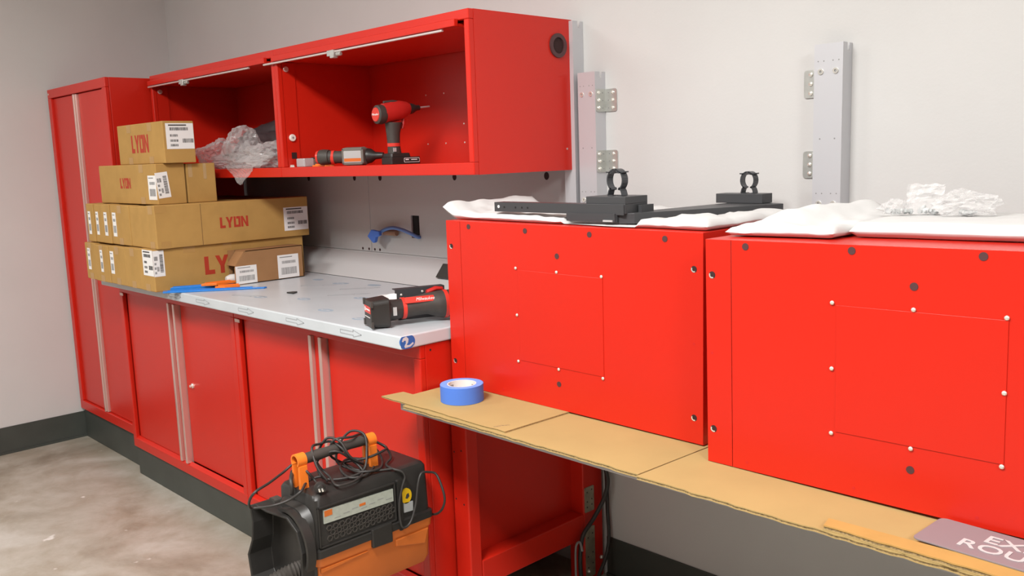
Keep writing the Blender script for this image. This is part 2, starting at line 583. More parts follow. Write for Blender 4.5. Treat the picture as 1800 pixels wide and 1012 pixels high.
# tall cabinet by the left wall
tx0, tx1, tyf, tz0, tz1 = 0.014, 0.844, -0.694, 0.1706, 1.929
t = thing('tall_cabinet', 'tall red two-door steel cabinet in the room corner', 'cabinet', (0.43, -0.35, 0))
b = MB()
b.box(tx0, tx0 + .02, tyf + .0202, -.004, tz0, tz1).box(tx1 - .02, tx1, tyf + .0202, -.004, tz0, tz1)
b.box(tx0 + .02, tx1 - .02, -.02, -.004, tz0, tz1).box(tx0 + .02, tx1 - .02, tyf + .0202, -.02, tz0, tz0 + .02).box(tx0 + .02, tx1 - .02, tyf + .0202, -.02, tz1 - .02, tz1)
b.build('body', 'red_paint', t, bevel=.002)
f = MB()
f.box(tx0, tx0 + .045, tyf, tyf + .02, tz0 + .05, tz1 - .046).box(tx1 - .045, tx1, tyf, tyf + .02, tz0 + .05, tz1 - .046)
f.box(tx0, tx1, tyf, tyf + .02, tz1 - .046, tz1).box(tx0, tx1, tyf, tyf + .02, tz0, tz0 + .05)
f.build('face_frame', 'red_paint', t, bevel=.003)
for x0, x1, hx0, hx1 in ((tx0 + .046, .402, .402, .436), (.438, tx1 - .046, None, None)):
    d = MB().box(x0, x1, tyf + .014, tyf + .034, tz0 + .052, tz1 - .048).build('door', 'red_paint', t, bevel=.003)
    if hx0:
        MB().box(hx0, hx0 + .014, tyf - .004, tyf + .03, tz0 + .052, tz1 - .05).box(hx0 + .016, hx1, tyf + .002, tyf + .03, tz0 + .052, tz1 - .05).build('door_pull', 'handle_alu', d, bevel=.002)
MB().box(tx0 + .002, tx1 - .002, -.677, -.66, .0005, tz0 - .001).box(tx1 - .02, tx1 - .002, -.66, -.1, .0005, tz0 - .001).box(tx0 + .002, tx0 + .02, -.66, -.1, .0005, tz0 - .001).build('toe_kick', 'base_vinyl', t, bevel=.002)
MB().disc(FRONT(0, tyf, 0), .03, 1.905, .008, .005, .0, .0008).build('maker_badge', 'screw_bright', t)

def base_cabinet(x0, x1, pulls, lk, lab, side_right):
    yf, z0, z1 = -0.7296, 0.1423, 0.9525
    t = thing('base_cabinet', lab, 'cabinet', ((x0 + x1) / 2, -.38, 0), group='red base cabinets under the steel worktop')
    b = MB()
    b.box(x0, x0 + .02, yf + .0202, -.05, z0, z1).box(x1 - .02, x1, yf + .0202, -.05, z0, z1)
    b.box(x0 + .02, x1 - .02, -.066, -.05, z0, z1).box(x0 + .02, x1 - .02, yf + .0302, -.066, z0, z0 + .02).box(x0 + .02, x1 - .02, yf + .03, -.066, z1 - .02, z1)
    b.build('body', 'red_paint', t, bevel=.002)
    f = MB()
    f.box(x0, x0 + .034, yf, yf + .02, z0 + .045, z1 - .04).box(x1 - .034, x1, yf, yf + .02, z0 + .045, z1 - .04)
    f.box(x0, x1, yf, yf + .02, z1 - .04, z1)
    f.prism(FR((x0, 0, 0), Y, Z), [(yf, z0), (yf + .02, z0), (yf + .02, z0 + .056), (yf, z0 + .045)], 0, x1 - x0)
    f.build('face_frame', 'red_paint', t, bevel=.003)
    a, bb = pulls
    dz0, dz1 = z0 + .056, z1 - .042
    dl = MB().box(x0 + .05, a - .004, yf + .016, yf + .036, dz0, dz1).build('door', 'red_paint', t, bevel=.003)
    MB().box(a - .002, a + .016, yf - .003, yf + .03, dz0 - .006, dz1).build('door_pull', 'handle_alu', dl, bevel=.002)
    dr = MB().box(bb + .018, x1 - .036, yf + .024, yf + .044, dz0, dz1).build('door', 'red_paint', t, bevel=.003)
    MB().box(bb - .004, bb + .014, yf - .003, yf + .03, dz0 - .006, dz1).build('door_pull', 'handle_alu', dr, bevel=.002)
    MB().box(a + .017, bb - .005, yf + .01, yf + .03, dz0, dz1).build('centre_post', 'red_paint', t, bevel=.002)
    lock(dr, lk[0], yf + .0245, lk[1])
    MB().plate(FRONT(0, yf, 0), x0 + .012, x0 + .05, z1 - .055, z1 - .042, .0, .003).build('hinge_tab', 'handle_alu', t, bevel=.001)
    k = MB().box(x0 + .012, x1 - .002, -.7196, -.70, .0005, z0 - .001).box(x0 + .012, x0 + .03, -.70, -.1, .0005, z0 - .001)
    k.box(x1 - .22, x1 - .20, -.70, -.1, .0005, z0 - .001)
    k.build('toe_kick', 'base_vinyl', t, bevel=.002)
    if side_right:
        MB().disc(RIGHT(x1, 0, 0), -.69, .935, .0035, .0035, .0, .0006, 10).disc(RIGHT(x1, 0, 0), -.69, .80, .0035, .0035, .0, .0006, 10).build_each('bolt_hole', 'dark_hole', t)
    return t
base_cabinet(0.866, 2.032, (1.415, 1.472), (1.556, .556), 'red steel base cabinet beside the tall cabinet, under the carton pile', False)
base_cabinet(2.034, 3.200, (2.580, 2.645), (2.712, .558), 'red steel base cabinet behind the orange vacuum, nearest the bench', True)

# steel worktop with printed protective film
wt = thing('worktop', 'steel worktop covered in printed protective film across the base cabinets', 'worktop', (2.03, -.47, .9545))
MB().box(.848, 3.2067, -.8023, -.135, .9545, .994).build('slab', 'film_steel', wt, bevel=.004)
def arrow(fr, a, b, w, h, name='film_arrow'):
    pts = [(a, b + h * .25), (a + w * .62, b + h * .25), (a + w * .62, b), (a + w, b + h * .5), (a + w * .62, b + h), (a + w * .62, b + h * .75), (a, b + h * .75)]
    mb = MB()
    t = .0013
    for i in range(len(pts)):
        p, q = Vector((*pts[i], 0)), Vector((*pts[(i + 1) % len(pts)], 0))
        d = (q - p).normalized()
        n = Vector((-d.y, d.x, 0)) * t
        mb.prism(fr, [(p - n)[:2], (q - n)[:2], (q + n)[:2], (p + n)[:2]], .0003, .0006)
    return mb.build(name, 'print_grey_line', wt)
fr = FRONT(0, -.8023, 0)
for a in (1.62, 1.875, 2.225, 2.565, 2.895):
    arrow(fr, a, .964, .115, .022)
frt = TOP(0, 0, .994)
mb = MB()
for (a, b, ra, rb, an) in ((1.90, -.56, .035, .02, .2), (2.14, -.665, .03, .018, .3), (2.62, -.68, .036, .02, .1), (2.86, -.705, .03, .018, .2), (1.9, -.26, .03, .02, 0), (2.33, -.59, .034, .02, 0), (2.09, -.27, .04, .02, .4), (2.26, -.22, .035, .02, .1), (2.55, -.25, .035, .02, .1), (2.75, -.42, .04, .022, .2), (2.5, -.45, .035, .02, .2), (2.95, -.3, .035, .02, 0)):
    f2 = FR((a, b, .994), Vector((math.cos(an), math.sin(an), 0)), Vector((-math.sin(an), math.cos(an), 0)))
    vs0 = len(mb.v)
    mb.disc(f2, 0, 0, ra, rb, .0003, .0006, 18)
mb.build_each('film_logo', 'print_blue_grey', wt)
mb = MB()
for (a, b, ra) in ((1.90, -.56, .0), (2.14, -.665, .0), (2.62, -.68, .0), (2.86, -.705, .0), (2.33, -.59, 0), (2.09, -.27, 0), (2.55, -.25, 0), (2.75, -.42, 0), (2.5, -.45, 0)):
    mb.prism(FR((a, b, .994), X, Y), [(-.024, -.006), (-.008, -.009), (.006, -.002), (.024, -.003), (.024, .004), (.004, .006), (-.01, -.001), (-.024, .002)], .0006, .0008)
mb.build_each('film_logo_wave', 'film_steel', wt)
for (a, b, w_, an) in ((2.0, -.72, .16, .35), (2.35, -.50, .16, .9), (2.60, -.34, .16, .9), (2.25, -.38, .16, .9), (2.72, -.58, .18, .5), (2.9, -.52, .15, .8), (2.02, -.42, .15, .8)):
    f2 = FR((a, b, .994), Vector((math.cos(an), math.sin(an), 0)), Vector((-math.sin(an), math.cos(an), 0)))
    arrow(f2, 0, 0, w_, .035)
# blue roundel wrapped over the corner of the worktop
fr2 = RIGHT(3.2067, -.8023, 0)
def clip_disc(sign):
    pts = []
    for i in range(40):
        t = 2 * math.pi * i / 40
        a, bq = .023 + .0285 * math.cos(t), .9755 + .0225 * math.sin(t)
        a = max(a, .0) if sign > 0 else min(a, 0.0)
        bq = min(max(bq, .9555), .9925)
        pts.append((a, bq))
    return pts
rd = MB().prism(fr2, clip_disc(1), .0003, .0007).prism(FRONT(3.2067, -.8023, 0), [(0, .966), (0, .987), (-.004, .983), (-.006, .9765), (-.004, .970)], .0003, .0007).build('film_roundel', 'print_blue', wt)
MB().prism(fr2, [(.004, .979), (.008, .988), (.020, .992), (.028, .984), (.026, .974), (.020, .967), (.030, .965), (.044, .972), (.046, .967), (.034, .960), (.014, .9585), (.012, .964), (.018, .972), (.018, .980), (.012, .981), (.008, .977)], .0007, .001).build('roundel_numeral', 'film_steel', rd)

# backsplash and grey back panels
bs = MB()
bs.prism(FR((.848, 0, 0), Y, Z), [(-.136, .9945), (-.030, 1.092), (-.030, 1.098), (-.018, 1.098), (-.018, .9945)], 0, 3.172 - .848)
tag(bs.build('backsplash', 'panel_grey', None, bevel=.003), 'sloped grey steel backsplash strip along the back of the worktop', 'backsplash')
frp = FRONT(0, -.030, 0)
t = thing('back_panel', 'grey steel back panel half hidden behind the carton pile', 'panel', (1.42, -.025, 1.1), group='grey steel panels below the wall cabinets')
MB().box(.848, 1.984, -.030, -.022, 1.0995, 1.4435).build('sheet', 'panel_grey', t, bevel=.0015)
mb = MB().disc(frp, 1.883, 1.424, .011, .013, 0, .0006).disc(frp, 1.50, 1.424, .011, .013, 0, .0006)
for a in (1.917, 1.965):
    mb.disc(frp, a, 1.110, .006, .006, 0, .0006, 12)
mb.build_each('fixing_hole', 'dark_hole', t)
t = thing('back_panel', 'grey steel back panel with a rectangular outlet cut-out', 'panel', (2.58, -.025, 1.1), group='grey steel panels below the wall cabinets')
cx0, cx1, cz0, cz1 = 2.279, 2.334, 1.172, 1.266
MB().box(1.987, cx0, -.030, -.022, 1.0995, 1.4435).box(cx1, 3.172, -.030, -.022, 1.0995, 1.4435).box(cx0, cx1, -.030, -.022, 1.0995, cz0).box(cx0, cx1, -.030, -.022, cz1, 1.4435).build('sheet', 'panel_grey', t)
MB().box(cx0, cx1, -.021, -.018, cz0, cz1).build('outlet_cutout', 'black_void', t)
mb = MB()
for a in (2.076, 2.57, 3.068):
    mb.disc(frp, a, 1.424, .012, .014, 0, .0006)
for a in (2.009, 2.047):
    mb.disc(frp, a, 1.110, .006, .006, 0, .0006, 12)
mb.build_each('fixing_hole', 'dark_hole', t)
# small dark outlet half behind the red unit
o = MB().prism(FR((2.522, -.100, 1.030), X, Vector((0, .28, .96))), [(0, 0), (.10, 0), (.10, .058), (.032, .058)], .0, .012).build('outlet_plug', 'black_plastic', None, bevel=.002)
tag(o, 'small black socket on the sloped backsplash beside the red unit', 'socket')

# blue cable with taped end hanging from the outlet cut-out, and the conduit stub
t = thing('wall_cable', 'blue cable with taped end poking out of the grey panel cut-out', 'cable', (2.2, -.05, 1.17))
MB().tube([(2.33, -.026, 1.178), (2.335, -.045, 1.180), (2.30, -.062, 1.198), (2.25, -.066, 1.210), (2.19, -.064, 1.214), (2.13, -.06, 1.203), (2.085, -.058, 1.186)], .0075, 10).build('cable', 'cable_blue', t, smooth=60)
mb = MB().prism(FR((2.03, -.066, 1.145), X, Z), [(.0, .028), (.03, .058), (.085, .052), (.088, .034), (.062, .026), (.052, .004), (.040, 0), (.022, .012)], 0, .016)
mb.build('taped_end', 'tape_blue', t, bevel=.003)
o = MB().turned((2.20, -.048, 1.190), (-1, 0, 0), [(0, .0105), (.002, .012), (.085, .012), (.087, .010)], 16).build('conduit_stub', 'conduit_brown', None, smooth=40)
tag(o, 'short brown tube lying behind the blue cable end on the panel', 'tube')

# wall cabinets
def wall_cabinet(x0, x1, lab, rod, clip, grommet):
    yf, yb, z0, z1 = -.4946, -.0385, 1.4445, 1.9355
    t = thing('wall_cabinet', lab, 'cabinet', ((x0 + x1) / 2, yb, z0), group='red wall cabinets with lifted fronts')
    b = MB()
    b.box(x0, x0 + .018, yf + .02, yb, z0, z1).box(x1 - .018, x1, yf + .02, yb, z0, z1)
    b.box(x0 + .018, x1 - .018, yb - .018, yb, z0, z1)
    b.box(x0 + .018, x1 - .018, yf + .02, yb - .018, z0, z0 + .036).box(x0 + .018, x1 - .018, yf + .02, yb - .018, z1 - .016, z1)
    b.build('body', 'red_paint', t)
    f = MB()
    f.box(x0, x0 + .022, yf, yf + .02, z0 + .038, z1 - .03).box(x1 - .022, x1, yf, yf + .02, z0 + .038, z1 - .03)
    f.box(x0, x1, yf, yf + .02, z0, z0 + .038).box(x0, x1, yf, yf + .02, z1 - .03, z1)
    f.build('face_frame', 'red_paint', t, bevel=.0025)
    d = MB().box(x0 + .03, x1 - .03, yf + .025, yb - .03, z1 - .048, z1 - .032)
    d.box(x0 + .012, x1 - .045, yf - .018, yf - .002, z1 - .048, z1 - .026).box(x0 + .03, x1 - .05, yf - .002, yf + .025, z1 - .048, z1 - .038)
    d = d.build('lift_door', 'red_paint', t, bevel=.002)
    r = MB().cyl((rod[0], yf - .010, z1 - .053), (rod[1], yf - .010, z1 - .053), .0042, 10).build('lift_rod', 'rod_metal', d, smooth=40)
    MB().box(clip - .03, clip - .012, yf - .02, yf - .0, z1 - .068, z1 - .048).box(clip - .008, clip + .014, yf - .022, yf - .002, z1 - .076, z1 - .048).cyl((clip + .02, yf - .01, z1 - .064), (clip + .045, yf - .01, z1 - .064), .007, 10).build('rod_catch', 'zinc', d, bevel=.0015)
    # post inside the left end, with cam knob and rollers
    MB().box(x0 + .0185, x0 + .024, yf + .021, yf + .075, z0 + .037, z1 - .05).build('inner_channel', 'red_paint', t)
    fr = RIGHT(x0 + .024, 0, 0)
    MB().disc(fr, yf + .035, z1 - .075, .011, .011, 0, .006, 16).build('roller', 'rod_metal', t, bevel=.001)
    fb = FRONT(0, yb - .018, 0)
    mb = MB()
    for a in ((.56, .18), (.30, .11), (.43, .11), (.56, .11), (.30, .30), (.43, .30), (.75, .11)):
        mb.disc(fb, x1 - 1.145 + .13 + a[0] * .85, z0 + a[1], .0032, .0032, 0, .0012, 8)
    mb.build_each('back_light_dot', 'screw_bright', t)  # pale dots painted for light showing through holes in the back
    return t
wc1 = wall_cabinet(.8818, 2.063, 'open red wall cabinet stuffed with crumpled plastic, above the cartons', (.885, 1.885), 1.275, False)
wc2 = wall_cabinet(2.065, 3.2094, 'open red wall cabinet holding the cordless tools', (2.005, 3.10), 2.50, True)
frk = RIGHT(2.089, 0, 0)
kn = MB().disc(frk, -.452, 1.597, .014, .014, 0, .010, 18).build('cam_knob', 'knob_white', wc2, bevel=.003)
MB().disc(frk, -.452, 1.597, .0045, .0045, .010, .0108, 10).build('knob_socket', 'ink_grey', kn)
MB().plate(frk, -.458, -.435, 1.515, 1.540, .0, .0006).build('latch_slot', 'dark_hole', wc2)
frg = RIGHT(3.2094, 0, 0)
g = MB().ring(frg, -.109, 1.849, .026, .039, 0, .006, 32).build('grommet', 'grommet_rubber', wc2, smooth=40)
MB().disc(frg, -.109, 1.849, .026, .026, 0, .001, 28).build('grommet_membrane', 'dark_hole', g)
mb = MB()
for a, b in ((-.47, 1.92), (-.42, 1.85), (-.10, 1.90)):
    mb.disc(frg, a, b, .003, .003, 0, .0006, 8)
mb.build_each('rivet', 'red_dull', wc2)
MB().disc(frg, -.075, 1.515, .0035, .0035, 0, .001, 8).build('side_screw', 'screw_bright', wc2)

# ------------------------------------------------------------------ wall channels
def channel(x0, x1, z0, z1, lab, brk, bolts=True):
    t = thing('wall_channel', lab, 'bracket', ((x0 + x1) / 2, -.02, z0), group='grey steel uprights fixed to the wall')
    yf = -.0525
    mb = MB()
    mb.box(x0, x1, yf, yf + .003, z0, z1)
    for xa, xb in ((x0, x0 + .003), (x1 - .003, x1)):
        fr = RIGHT(xa, 0, 0)
        mb.prism(fr, [(yf + .003, z0), (-.0008, z0), (-.0008, z1), (-.016, z1), (-.016, z1 - .016), (-.019, z1 - .021), (-.025, z1 - .021), (-.028, z1 - .016), (-.028, z1), (yf + .003, z1)], 0, xb - xa)
    mb.build('channel', 'channel_grey', t)
    fr = FRONT(0, yf, 0)
    w = x1 - x0
    if bolts:
        for zz in (z1 - .071, z1 - .416):
            for k in (.24, .76):
                bo = MB().ring(fr, x0 + w * k, zz, .0035, .0075, 0, .003, 18).build('bolt', 'screw_bright', t, smooth=40)
                MB().disc(fr, x0 + w * k, zz, .0035, .0035, .0, .0012, 12).build('bolt_socket', 'ink_grey', bo)
        mb = MB()
        for zz in (z1 - .044, z1 - .389):
            for k in (.14, .34, .66, .86):
                mb.disc(fr, x0 + w * k, zz, .0018, .0018, 0, .0004, 8)
        for k in (.24, .76):
            mb.disc(fr, x0 + w * k, z1 - .245, .0022, .0022, 0, .0004, 8)
        mb.build_each('fixing_hole', 'ink_grey', t)
    for side, za, zb in brk:
        if side > 0:
            fw = FRONT(0, -.001, 0)
            mb = MB().rbox(fw, x1, x1 + .050, za, zb, 0, .003, .008)
            fs = RIGHT(x1, 0, 0)
            mb.rbox(fs, -.050, -.001, za, zb, 0, .003, .006)
            bk = mb.build('angle_bracket', 'zinc', t)
            mb = MB()
            for zz in (za + .012, (za + zb) / 2, zb - .012):
                mb.turned(fw(x1 + .034, zz, .003), -Y, [(0, .006), (.0025, .0055), (.004, .002)], 10)
                mb.turned(fs(-.038, zz, .003), X, [(0, .006), (.0025, .0055), (.004, .002)], 10)
            mb.build_each('bracket_screw', 'screw_bright', bk)
            mb = MB()
            for zz in (za + .012, (za + zb) / 2, zb - .012):
                mb.disc(fw, x1 + .016, zz, .002, .002, .003, .0034, 8)
                mb.disc(fs, -.018, zz, .002, .002, .003, .0034, 8)
            mb.build_each('bracket_hole', 'ink_grey', bk)
        else:
            fw = FRONT(0, -.001, 0)
            mb = MB().rbox(fw, x0 - .054, x0, za, zb, 0, .003, .008)
            fs = FR((x0, 0, 0), -Y, Z)
            mb.rbox(fs, .001, .050, za, zb, 0, .003, .006)
            bk = mb.build('angle_bracket', 'zinc', t)
            mb = MB()
            for zz in (za + .012, (za + zb) / 2, zb - .012):
                mb.turned(fw(x0 - .034, zz, .003), -Y, [(0, .006), (.0025, .0055), (.004, .002)], 10)
            mb.build_each('bracket_screw', 'screw_bright', bk)
    return t
channel(3.176, 3.2256, .80, 1.931, 'grey steel upright showing behind the end of the wall cabinet', [], bolts=False)
channel(3.2433, 3.3172, .83, 1.7601, 'grey steel upright close to the wall cabinet with brackets on its right', [(1, 1.631, 1.704), (1, 1.434, 1.506)])
channel(4.0767, 4.1555, .83, 1.7601, 'grey steel upright standing alone on the wall, brackets on its left', [(-1, 1.626, 1.700), (-1, 1.410, 1.483)])

# ------------------------------------------------------------------ bench with cardboard, leg frame
bench = thing('bench_top', 'grey steel bench top under the red units and cardboard', 'bench', (4.7, -.42, .0))
MB().box(3.215, 6.2, -.822, -.06, .783, .8070).build('slab', 'bench_grey', bench, bevel=.003)
for x in (6.08,):
    for y in (-.74, -.12):
        MB().box(x, x + .05, y, y + .05, .0005, .7825).build('leg', 'red_paint', bench, bevel=.003)
t = thing('leg_frame', 'red steel leg frame under the bench end beside the base cabinet', 'leg frame', (3.245, -.32, 0))
fx0, fx1 = 3.2115, 3.280
MB().box(fx0, fx1, -.635, -.588, .0005, .7825).build('front_post', 'red_paint', t, bevel=.004)
MB().box(fx0, fx1, -.112, -.012, .0005, .7825).build('rear_post', 'red_paint', t, bevel=.004)
MB().prism(FR((fx0, 0, 0), Y, Z), [(-.588, .170), (-.112, .170), (-.112, .258), (-.588, .258)], 0, fx1 - fx0).build('bottom_rail', 'red_paint', t, bevel=.004)
MB().box(fx0 + .002, fx0 + .012, -.588, -.112, .258, .7825).build('side_panel', 'red_paint', t)
MB().box(fx0, fx1, -.588, -.112, .735, .7825).build('top_rail', 'red_paint', t, bevel=.004)
fr = FRONT(0, -.635, 0)
mb = MB()
for a, b in ((.012, .61), (.045, .62), (.012, .46), (.048, .45)):
    mb.disc(fr, fx0 + a, b, .003, .003, 0, .0006, 8)
mb.build_each('bolt_hole', 'dark_hole', t)
frs = RIGHT(fx1, 0, 0)
for za, zb in ((.262, .352), (.02, .205)):
    pl = MB().rbox(frs, -.108, -.060, za, zb, 0, .003, .004).build('joining_plate', 'zinc_worn', t)
    mb = MB()
    for b in (.2, .42, .8):
        mb.disc(frs, -.096, za + (zb - za) * b, .003, .003, .003, .0034, 8).disc(frs, -.072, za + (zb - za) * (b + .06), .003, .003, .003, .0034, 8)
    mb.build_each('plate_hole', 'ink_black', pl)
mb = MB()
for a, b in ((-.097, .045), (-.03, .075)):
    mb.turned(frs(a, b, .003), X, [(0, .007), (.005, .007), (.008, .003)], 10)
mb.build_each('plate_bolt', 'screw_bright', t)

# cords behind the leg frame
o = MB().tube([(3.312, -.035, .784), (3.316, -.034, .55), (3.318, -.036, .42), (3.330, -.04, .37), (3.322, -.052, .31), (3.306, -.090, .245), (3.298, -.135, .20), (3.300, -.155, .15), (3.302, -.160, .08), (3.31, -.16, .01)], .0075, 8).build('power_cable', 'rubber_black', None, smooth=60)
tag(o, 'thick black cable hanging in a curve across the leg frame', 'cable')
o = MB().tube([(3.300, -.016, .784), (3.302, -.017, .5), (3.305, -.016, .33), (3.308, -.018, .25), (3.316, -.022, .16), (3.326, -.05, .10), (3.334, -.10, .05), (3.35, -.15, .009), (3.44, -.2, .0075)], .0065, 8).build('power_cable', 'rubber_black', None, smooth=60)
tag(o, 'thinner black cable dropping straight down the wall behind the leg frame', 'cable')
o = MB().tube([(3.335, -.185, .165), (3.318, -.178, .19), (3.300, -.178, .17), (3.298, -.180, .10), (3.305, -.185, .008)], .004, 8).build('thin_wire', 'ink_grey', None, smooth=60)
tag(o, 'thin grey wire hanging under the bench below the black cable', 'wire')

def rough_poly(pts, amp, step, seed, edges):
    """polygon whose listed edges are torn"""
    rnd = random.Random(seed)
    out = []
    n = len(pts)
    for i in range(n):
        p, q = Vector((*pts[i], 0)), Vector((*pts[(i + 1) % n], 0))
        out.append((p.x, p.y))
        if i in edges:
            k = max(2, int((q - p).length / step))
            d = (q - p).normalized()
            nn = Vector((-d.y, d.x, 0))
            for j in range(1, k):
                r = p.lerp(q, j / k) + nn * rnd.uniform(-amp, amp)
                out.append((r.x, r.y))
    return out
frt = TOP(0, 0, 0)
def board(name, poly, z0, th, lab, group='cardboard sheets on the bench', top='sheet_board'):
    t = thing(name, lab, 'cardboard', (sum(p[0] for p in poly) / len(poly), sum(p[1] for p in poly) / len(poly), z0), group=group)
    MB().prism(frt, poly, z0 + th * .72, z0 + th).build('top_liner', top, t)
    ins = [(x, y + .0015) for x, y in poly]
    MB().prism(frt, ins, z0 + th * .2, z0 + th * .72).build('fluting', 'sheet_edge', t)
    MB().prism(frt, poly, z0, z0 + th * .2).build('bottom_liner', 'sheet_board', t)
    return t
board('cardboard_sheet', rough_poly([(3.277, -.859), (4.106, -.859), (4.136, -.24), (3.216, -.24)], .0025, .02, 3, {0}), .8074, .008, 'long cardboard sheet lying under the masking tape sheet at the bench end')
board('cardboard_sheet', rough_poly([(3.158, -.846), (3.680, -.847), (3.701, -.24), (3.216, -.24), (3.216, -.775), (3.170, -.775)], .003, .03, 4, {0}), .8157, .004, 'loose cardboard sheet carrying the blue tape roll')
MB().prism(frt, [(3.628, -.838), (3.634, -.838), (3.640, -.818), (3.652, -.802), (3.648, -.800), (3.634, -.816)], .8197, .8199).build('tear', 'sheet_edge', bpy.data.objects['cardboard_sheet.001'])
board('cardboard_sheet', rough_poly([(4.110, -.869), (5.6, -.869), (5.6, -.24), (4.139, -.24)], .003, .02, 5, {0}), .8074, .008, 'cardboard sheet in front of the right red unit, at the photo edge')
board('cardboard_strip', rough_poly([(4.530, -.867), (5.4, -.873), (5.4, -.805), (4.523, -.832)], .0025, .02, 6, {0}), .8157, .0095, 'narrow offcut of corrugated cardboard under the EXIT ROUTE sign', None, 'carton')

# exit route sign lying on the cardboard
rot = Matrix.Rotation(math.radians(-3), 4, 'Z')
t = thing('exit_sign', 'flat mauve EXIT ROUTE sign lying on the cardboard', 'sign', (4.667, -.822, .8255), rot)
M = W[t.name]
fs = FR(M @ Vector((0, 0, 0)), M.to_3x3() @ X, M.to_3x3() @ Y)
MB().rbox(fs, 0, .36, 0, .118, 0, .003, .012, 6).build('plate', 'sign_mauve', t, bevel=.0006)
fst = FR(fs(0, 0, .003), fs.u, fs.v)
text_mesh('sign_text', 'EXIT', .044, fst, .090, .064, 'sign_letter', t, bold=.0006, squash=1.15)
text_mesh('sign_text', 'ROUTE', .044, fst, .062, .024, 'sign_letter', t, bold=.0006, squash=1.15)

# blue tape roll
t = thing('tape_roll', 'roll of blue masking tape on the loose cardboard sheet', 'tape', (3.375, -.722, .8200))
fr = TOP(3.375, -.722, .8200)
MB().ring(fr, 0, 0, .0415, .061, 0, .048, 48).build('tape', 'tape_blue_side', t, smooth=40, bevel=.0012)
MB().ring(fr, 0, 0, .061, .0614, .0004, .0476, 48).build('outer_wrap', 'tape_blue', t, smooth=40)
core = MB().ring(fr, 0, 0, .0385, .0414, .0005, .0475, 40).build('core', 'core_white', t, smooth=40)
mb = MB()
for i in range(9):
    a = i * .62
    mb.ring(fr, 0, 0, .0380, .0384, .012 + .01 * (i % 3), .018 + .01 * (i % 3), 4, a, a + .35)
mb.build('core_print', 'ink_grey', core, kind='stuff')

# ------------------------------------------------------------------ the two red units standing on the bench, backs to the room
def red_unit(x0, yf, z0, w, h, dep, slope, yaw, lab, cut, holes):
    rot = Matrix.Rotation(yaw, 4, 'Z') @ Matrix.Rotation(-math.atan(slope), 4, 'Y')
    t = thing('red_unit', lab, 'cabinet', (x0, yf, z0), rot, group='red steel units standing on the bench')
    M = W[t.name]
    R3 = M.to_3x3()
    P = lambda a, b, c: M @ Vector((a, c, b))           # a along width, b up, c depth
    fr = FR(M.translation, R3 @ X, R3 @ Z)
    fr_in = FR(M.translation, R3 @ X, R3 @ Z)
    e = .0622
    k_ = .979
    cut = [q * k_ for q in cut]
    holes = {n_: ([(a * k_, b_ * k_) for a, b_ in v_] if isinstance(v_, list) else v_) for n_, v_ in holes.items()}
    b = MB()
    b.plate(fr, 0, .0015, 0, h, -dep, -.0012).plate(fr, w - .0015, w, 0, h, -dep, -.0012)
    b.plate(fr, .0015, w - .0015, h - .0015, h, -dep, -.0012).plate(fr, .0015, w - .0015, 0, .0015, -dep, -.0012)
    b.plate(fr, .0015, .025, .0015, h - .0015, -dep, -dep + .0015).plate(fr, w - .025, w - .0015, .0015, h - .0015, -dep, -dep + .0015)
    b.build('shell', 'red_paint', t)
    MB().plate(fr, e + .0006, w, 0, h, -.0012, 0).build('back_sheet', 'red_paint', t, bevel=.0008)
    MB().plate(fr, 0, e - .0006, 0, h, -.0012, 0).build('corner_strip', 'red_paint', t, bevel=.0008)
    ca0, ca1, cb0, cb1 = cut
    cv = MB().plate(fr, ca0 + .008, ca1 + .003, cb0 + .004, cb1 - .004, .0002, .0016).build('cover_plate', 'red_paint', t, bevel=.0006)
    mid_a, mid_b = (ca0 + ca1) / 2, (cb0 + cb1) / 2
    for a, bb in ((ca0, cb1), (mid_a, cb1), (ca1, cb1), (ca0, mid_b), (ca1, mid_b), (ca0, cb0), (mid_a, cb0), (ca1, cb0)):
        if (a, bb) == (ca1, mid_b) and not holes.get('right_mid'):
            continue
        s = MB().turned(fr(a, bb, .0016), fr.n, [(0, .0044), (.0014, .0042), (.0026, .0026), (.003, .0005)], 12)
        s.build('cover_screw', 'screw_bright', cv, smooth=50)
    for a, bb in holes['plug']:
        MB().disc(fr, a, bb, .0075, .0075, 0, .0009, 18).build('hole_plug', 'grommet_rubber', t)
    for a, bb in holes['open']:
        rim = MB().disc(fr, a, bb, .0078, .0078, 0, .0006, 18).build('fixing_hole', 'dark_hole', t)
        MB().ring(fr, a, bb, .0045, .0074, .0006, .0009, 14, math.radians(150), math.radians(300)).build('hole_edge', 'screw_bright', rim)
    mb = MB()
    for a, bb in holes['dot']:
        mb.disc(fr, a, bb, .0030, .0030, 0, .0005, 10)
    mb.build_each('pilot_hole', 'red_dull', t)
    return t
B1 = dict(x0=3.2130, yf=-.6200, z0=.8212, w=.897, h=.4950, s=-.0030)
B2 = dict(x0=4.1720, yf=-.6930, z0=.8162, w=.897, h=.4925, s=.0120)
H1 = {'plug': [(.103, .490), (.338, .487), (.572, .487), (.809, .487), (.456, .424), (.453, .072)], 'open': [(.021, .428), (.891, .420), (.891, .063), (.018, .074)], 'dot': [(.020, .255), (.891, .243), (.23, .02), (.45, .02)]}
H2 = {'plug': [(.099, .490), (.331, .491), (.567, .491), (.450, .430), (.450, .080), (.80, .491)], 'open': [(.016, .425), (.016, .078), (.9, .425), (.9, .078)], 'dot': [(.014, .251), (.1, .018), (.34, .018), (.57, .018)], 'right_mid': True}
red_unit(B1['x0'], B1['yf'], B1['z0'], B1['w'], B1['h'], .44, B1['s'], 0.0, 'red steel unit on the bench behind the blue tape roll', (.298, .611, .114, .381), H1)
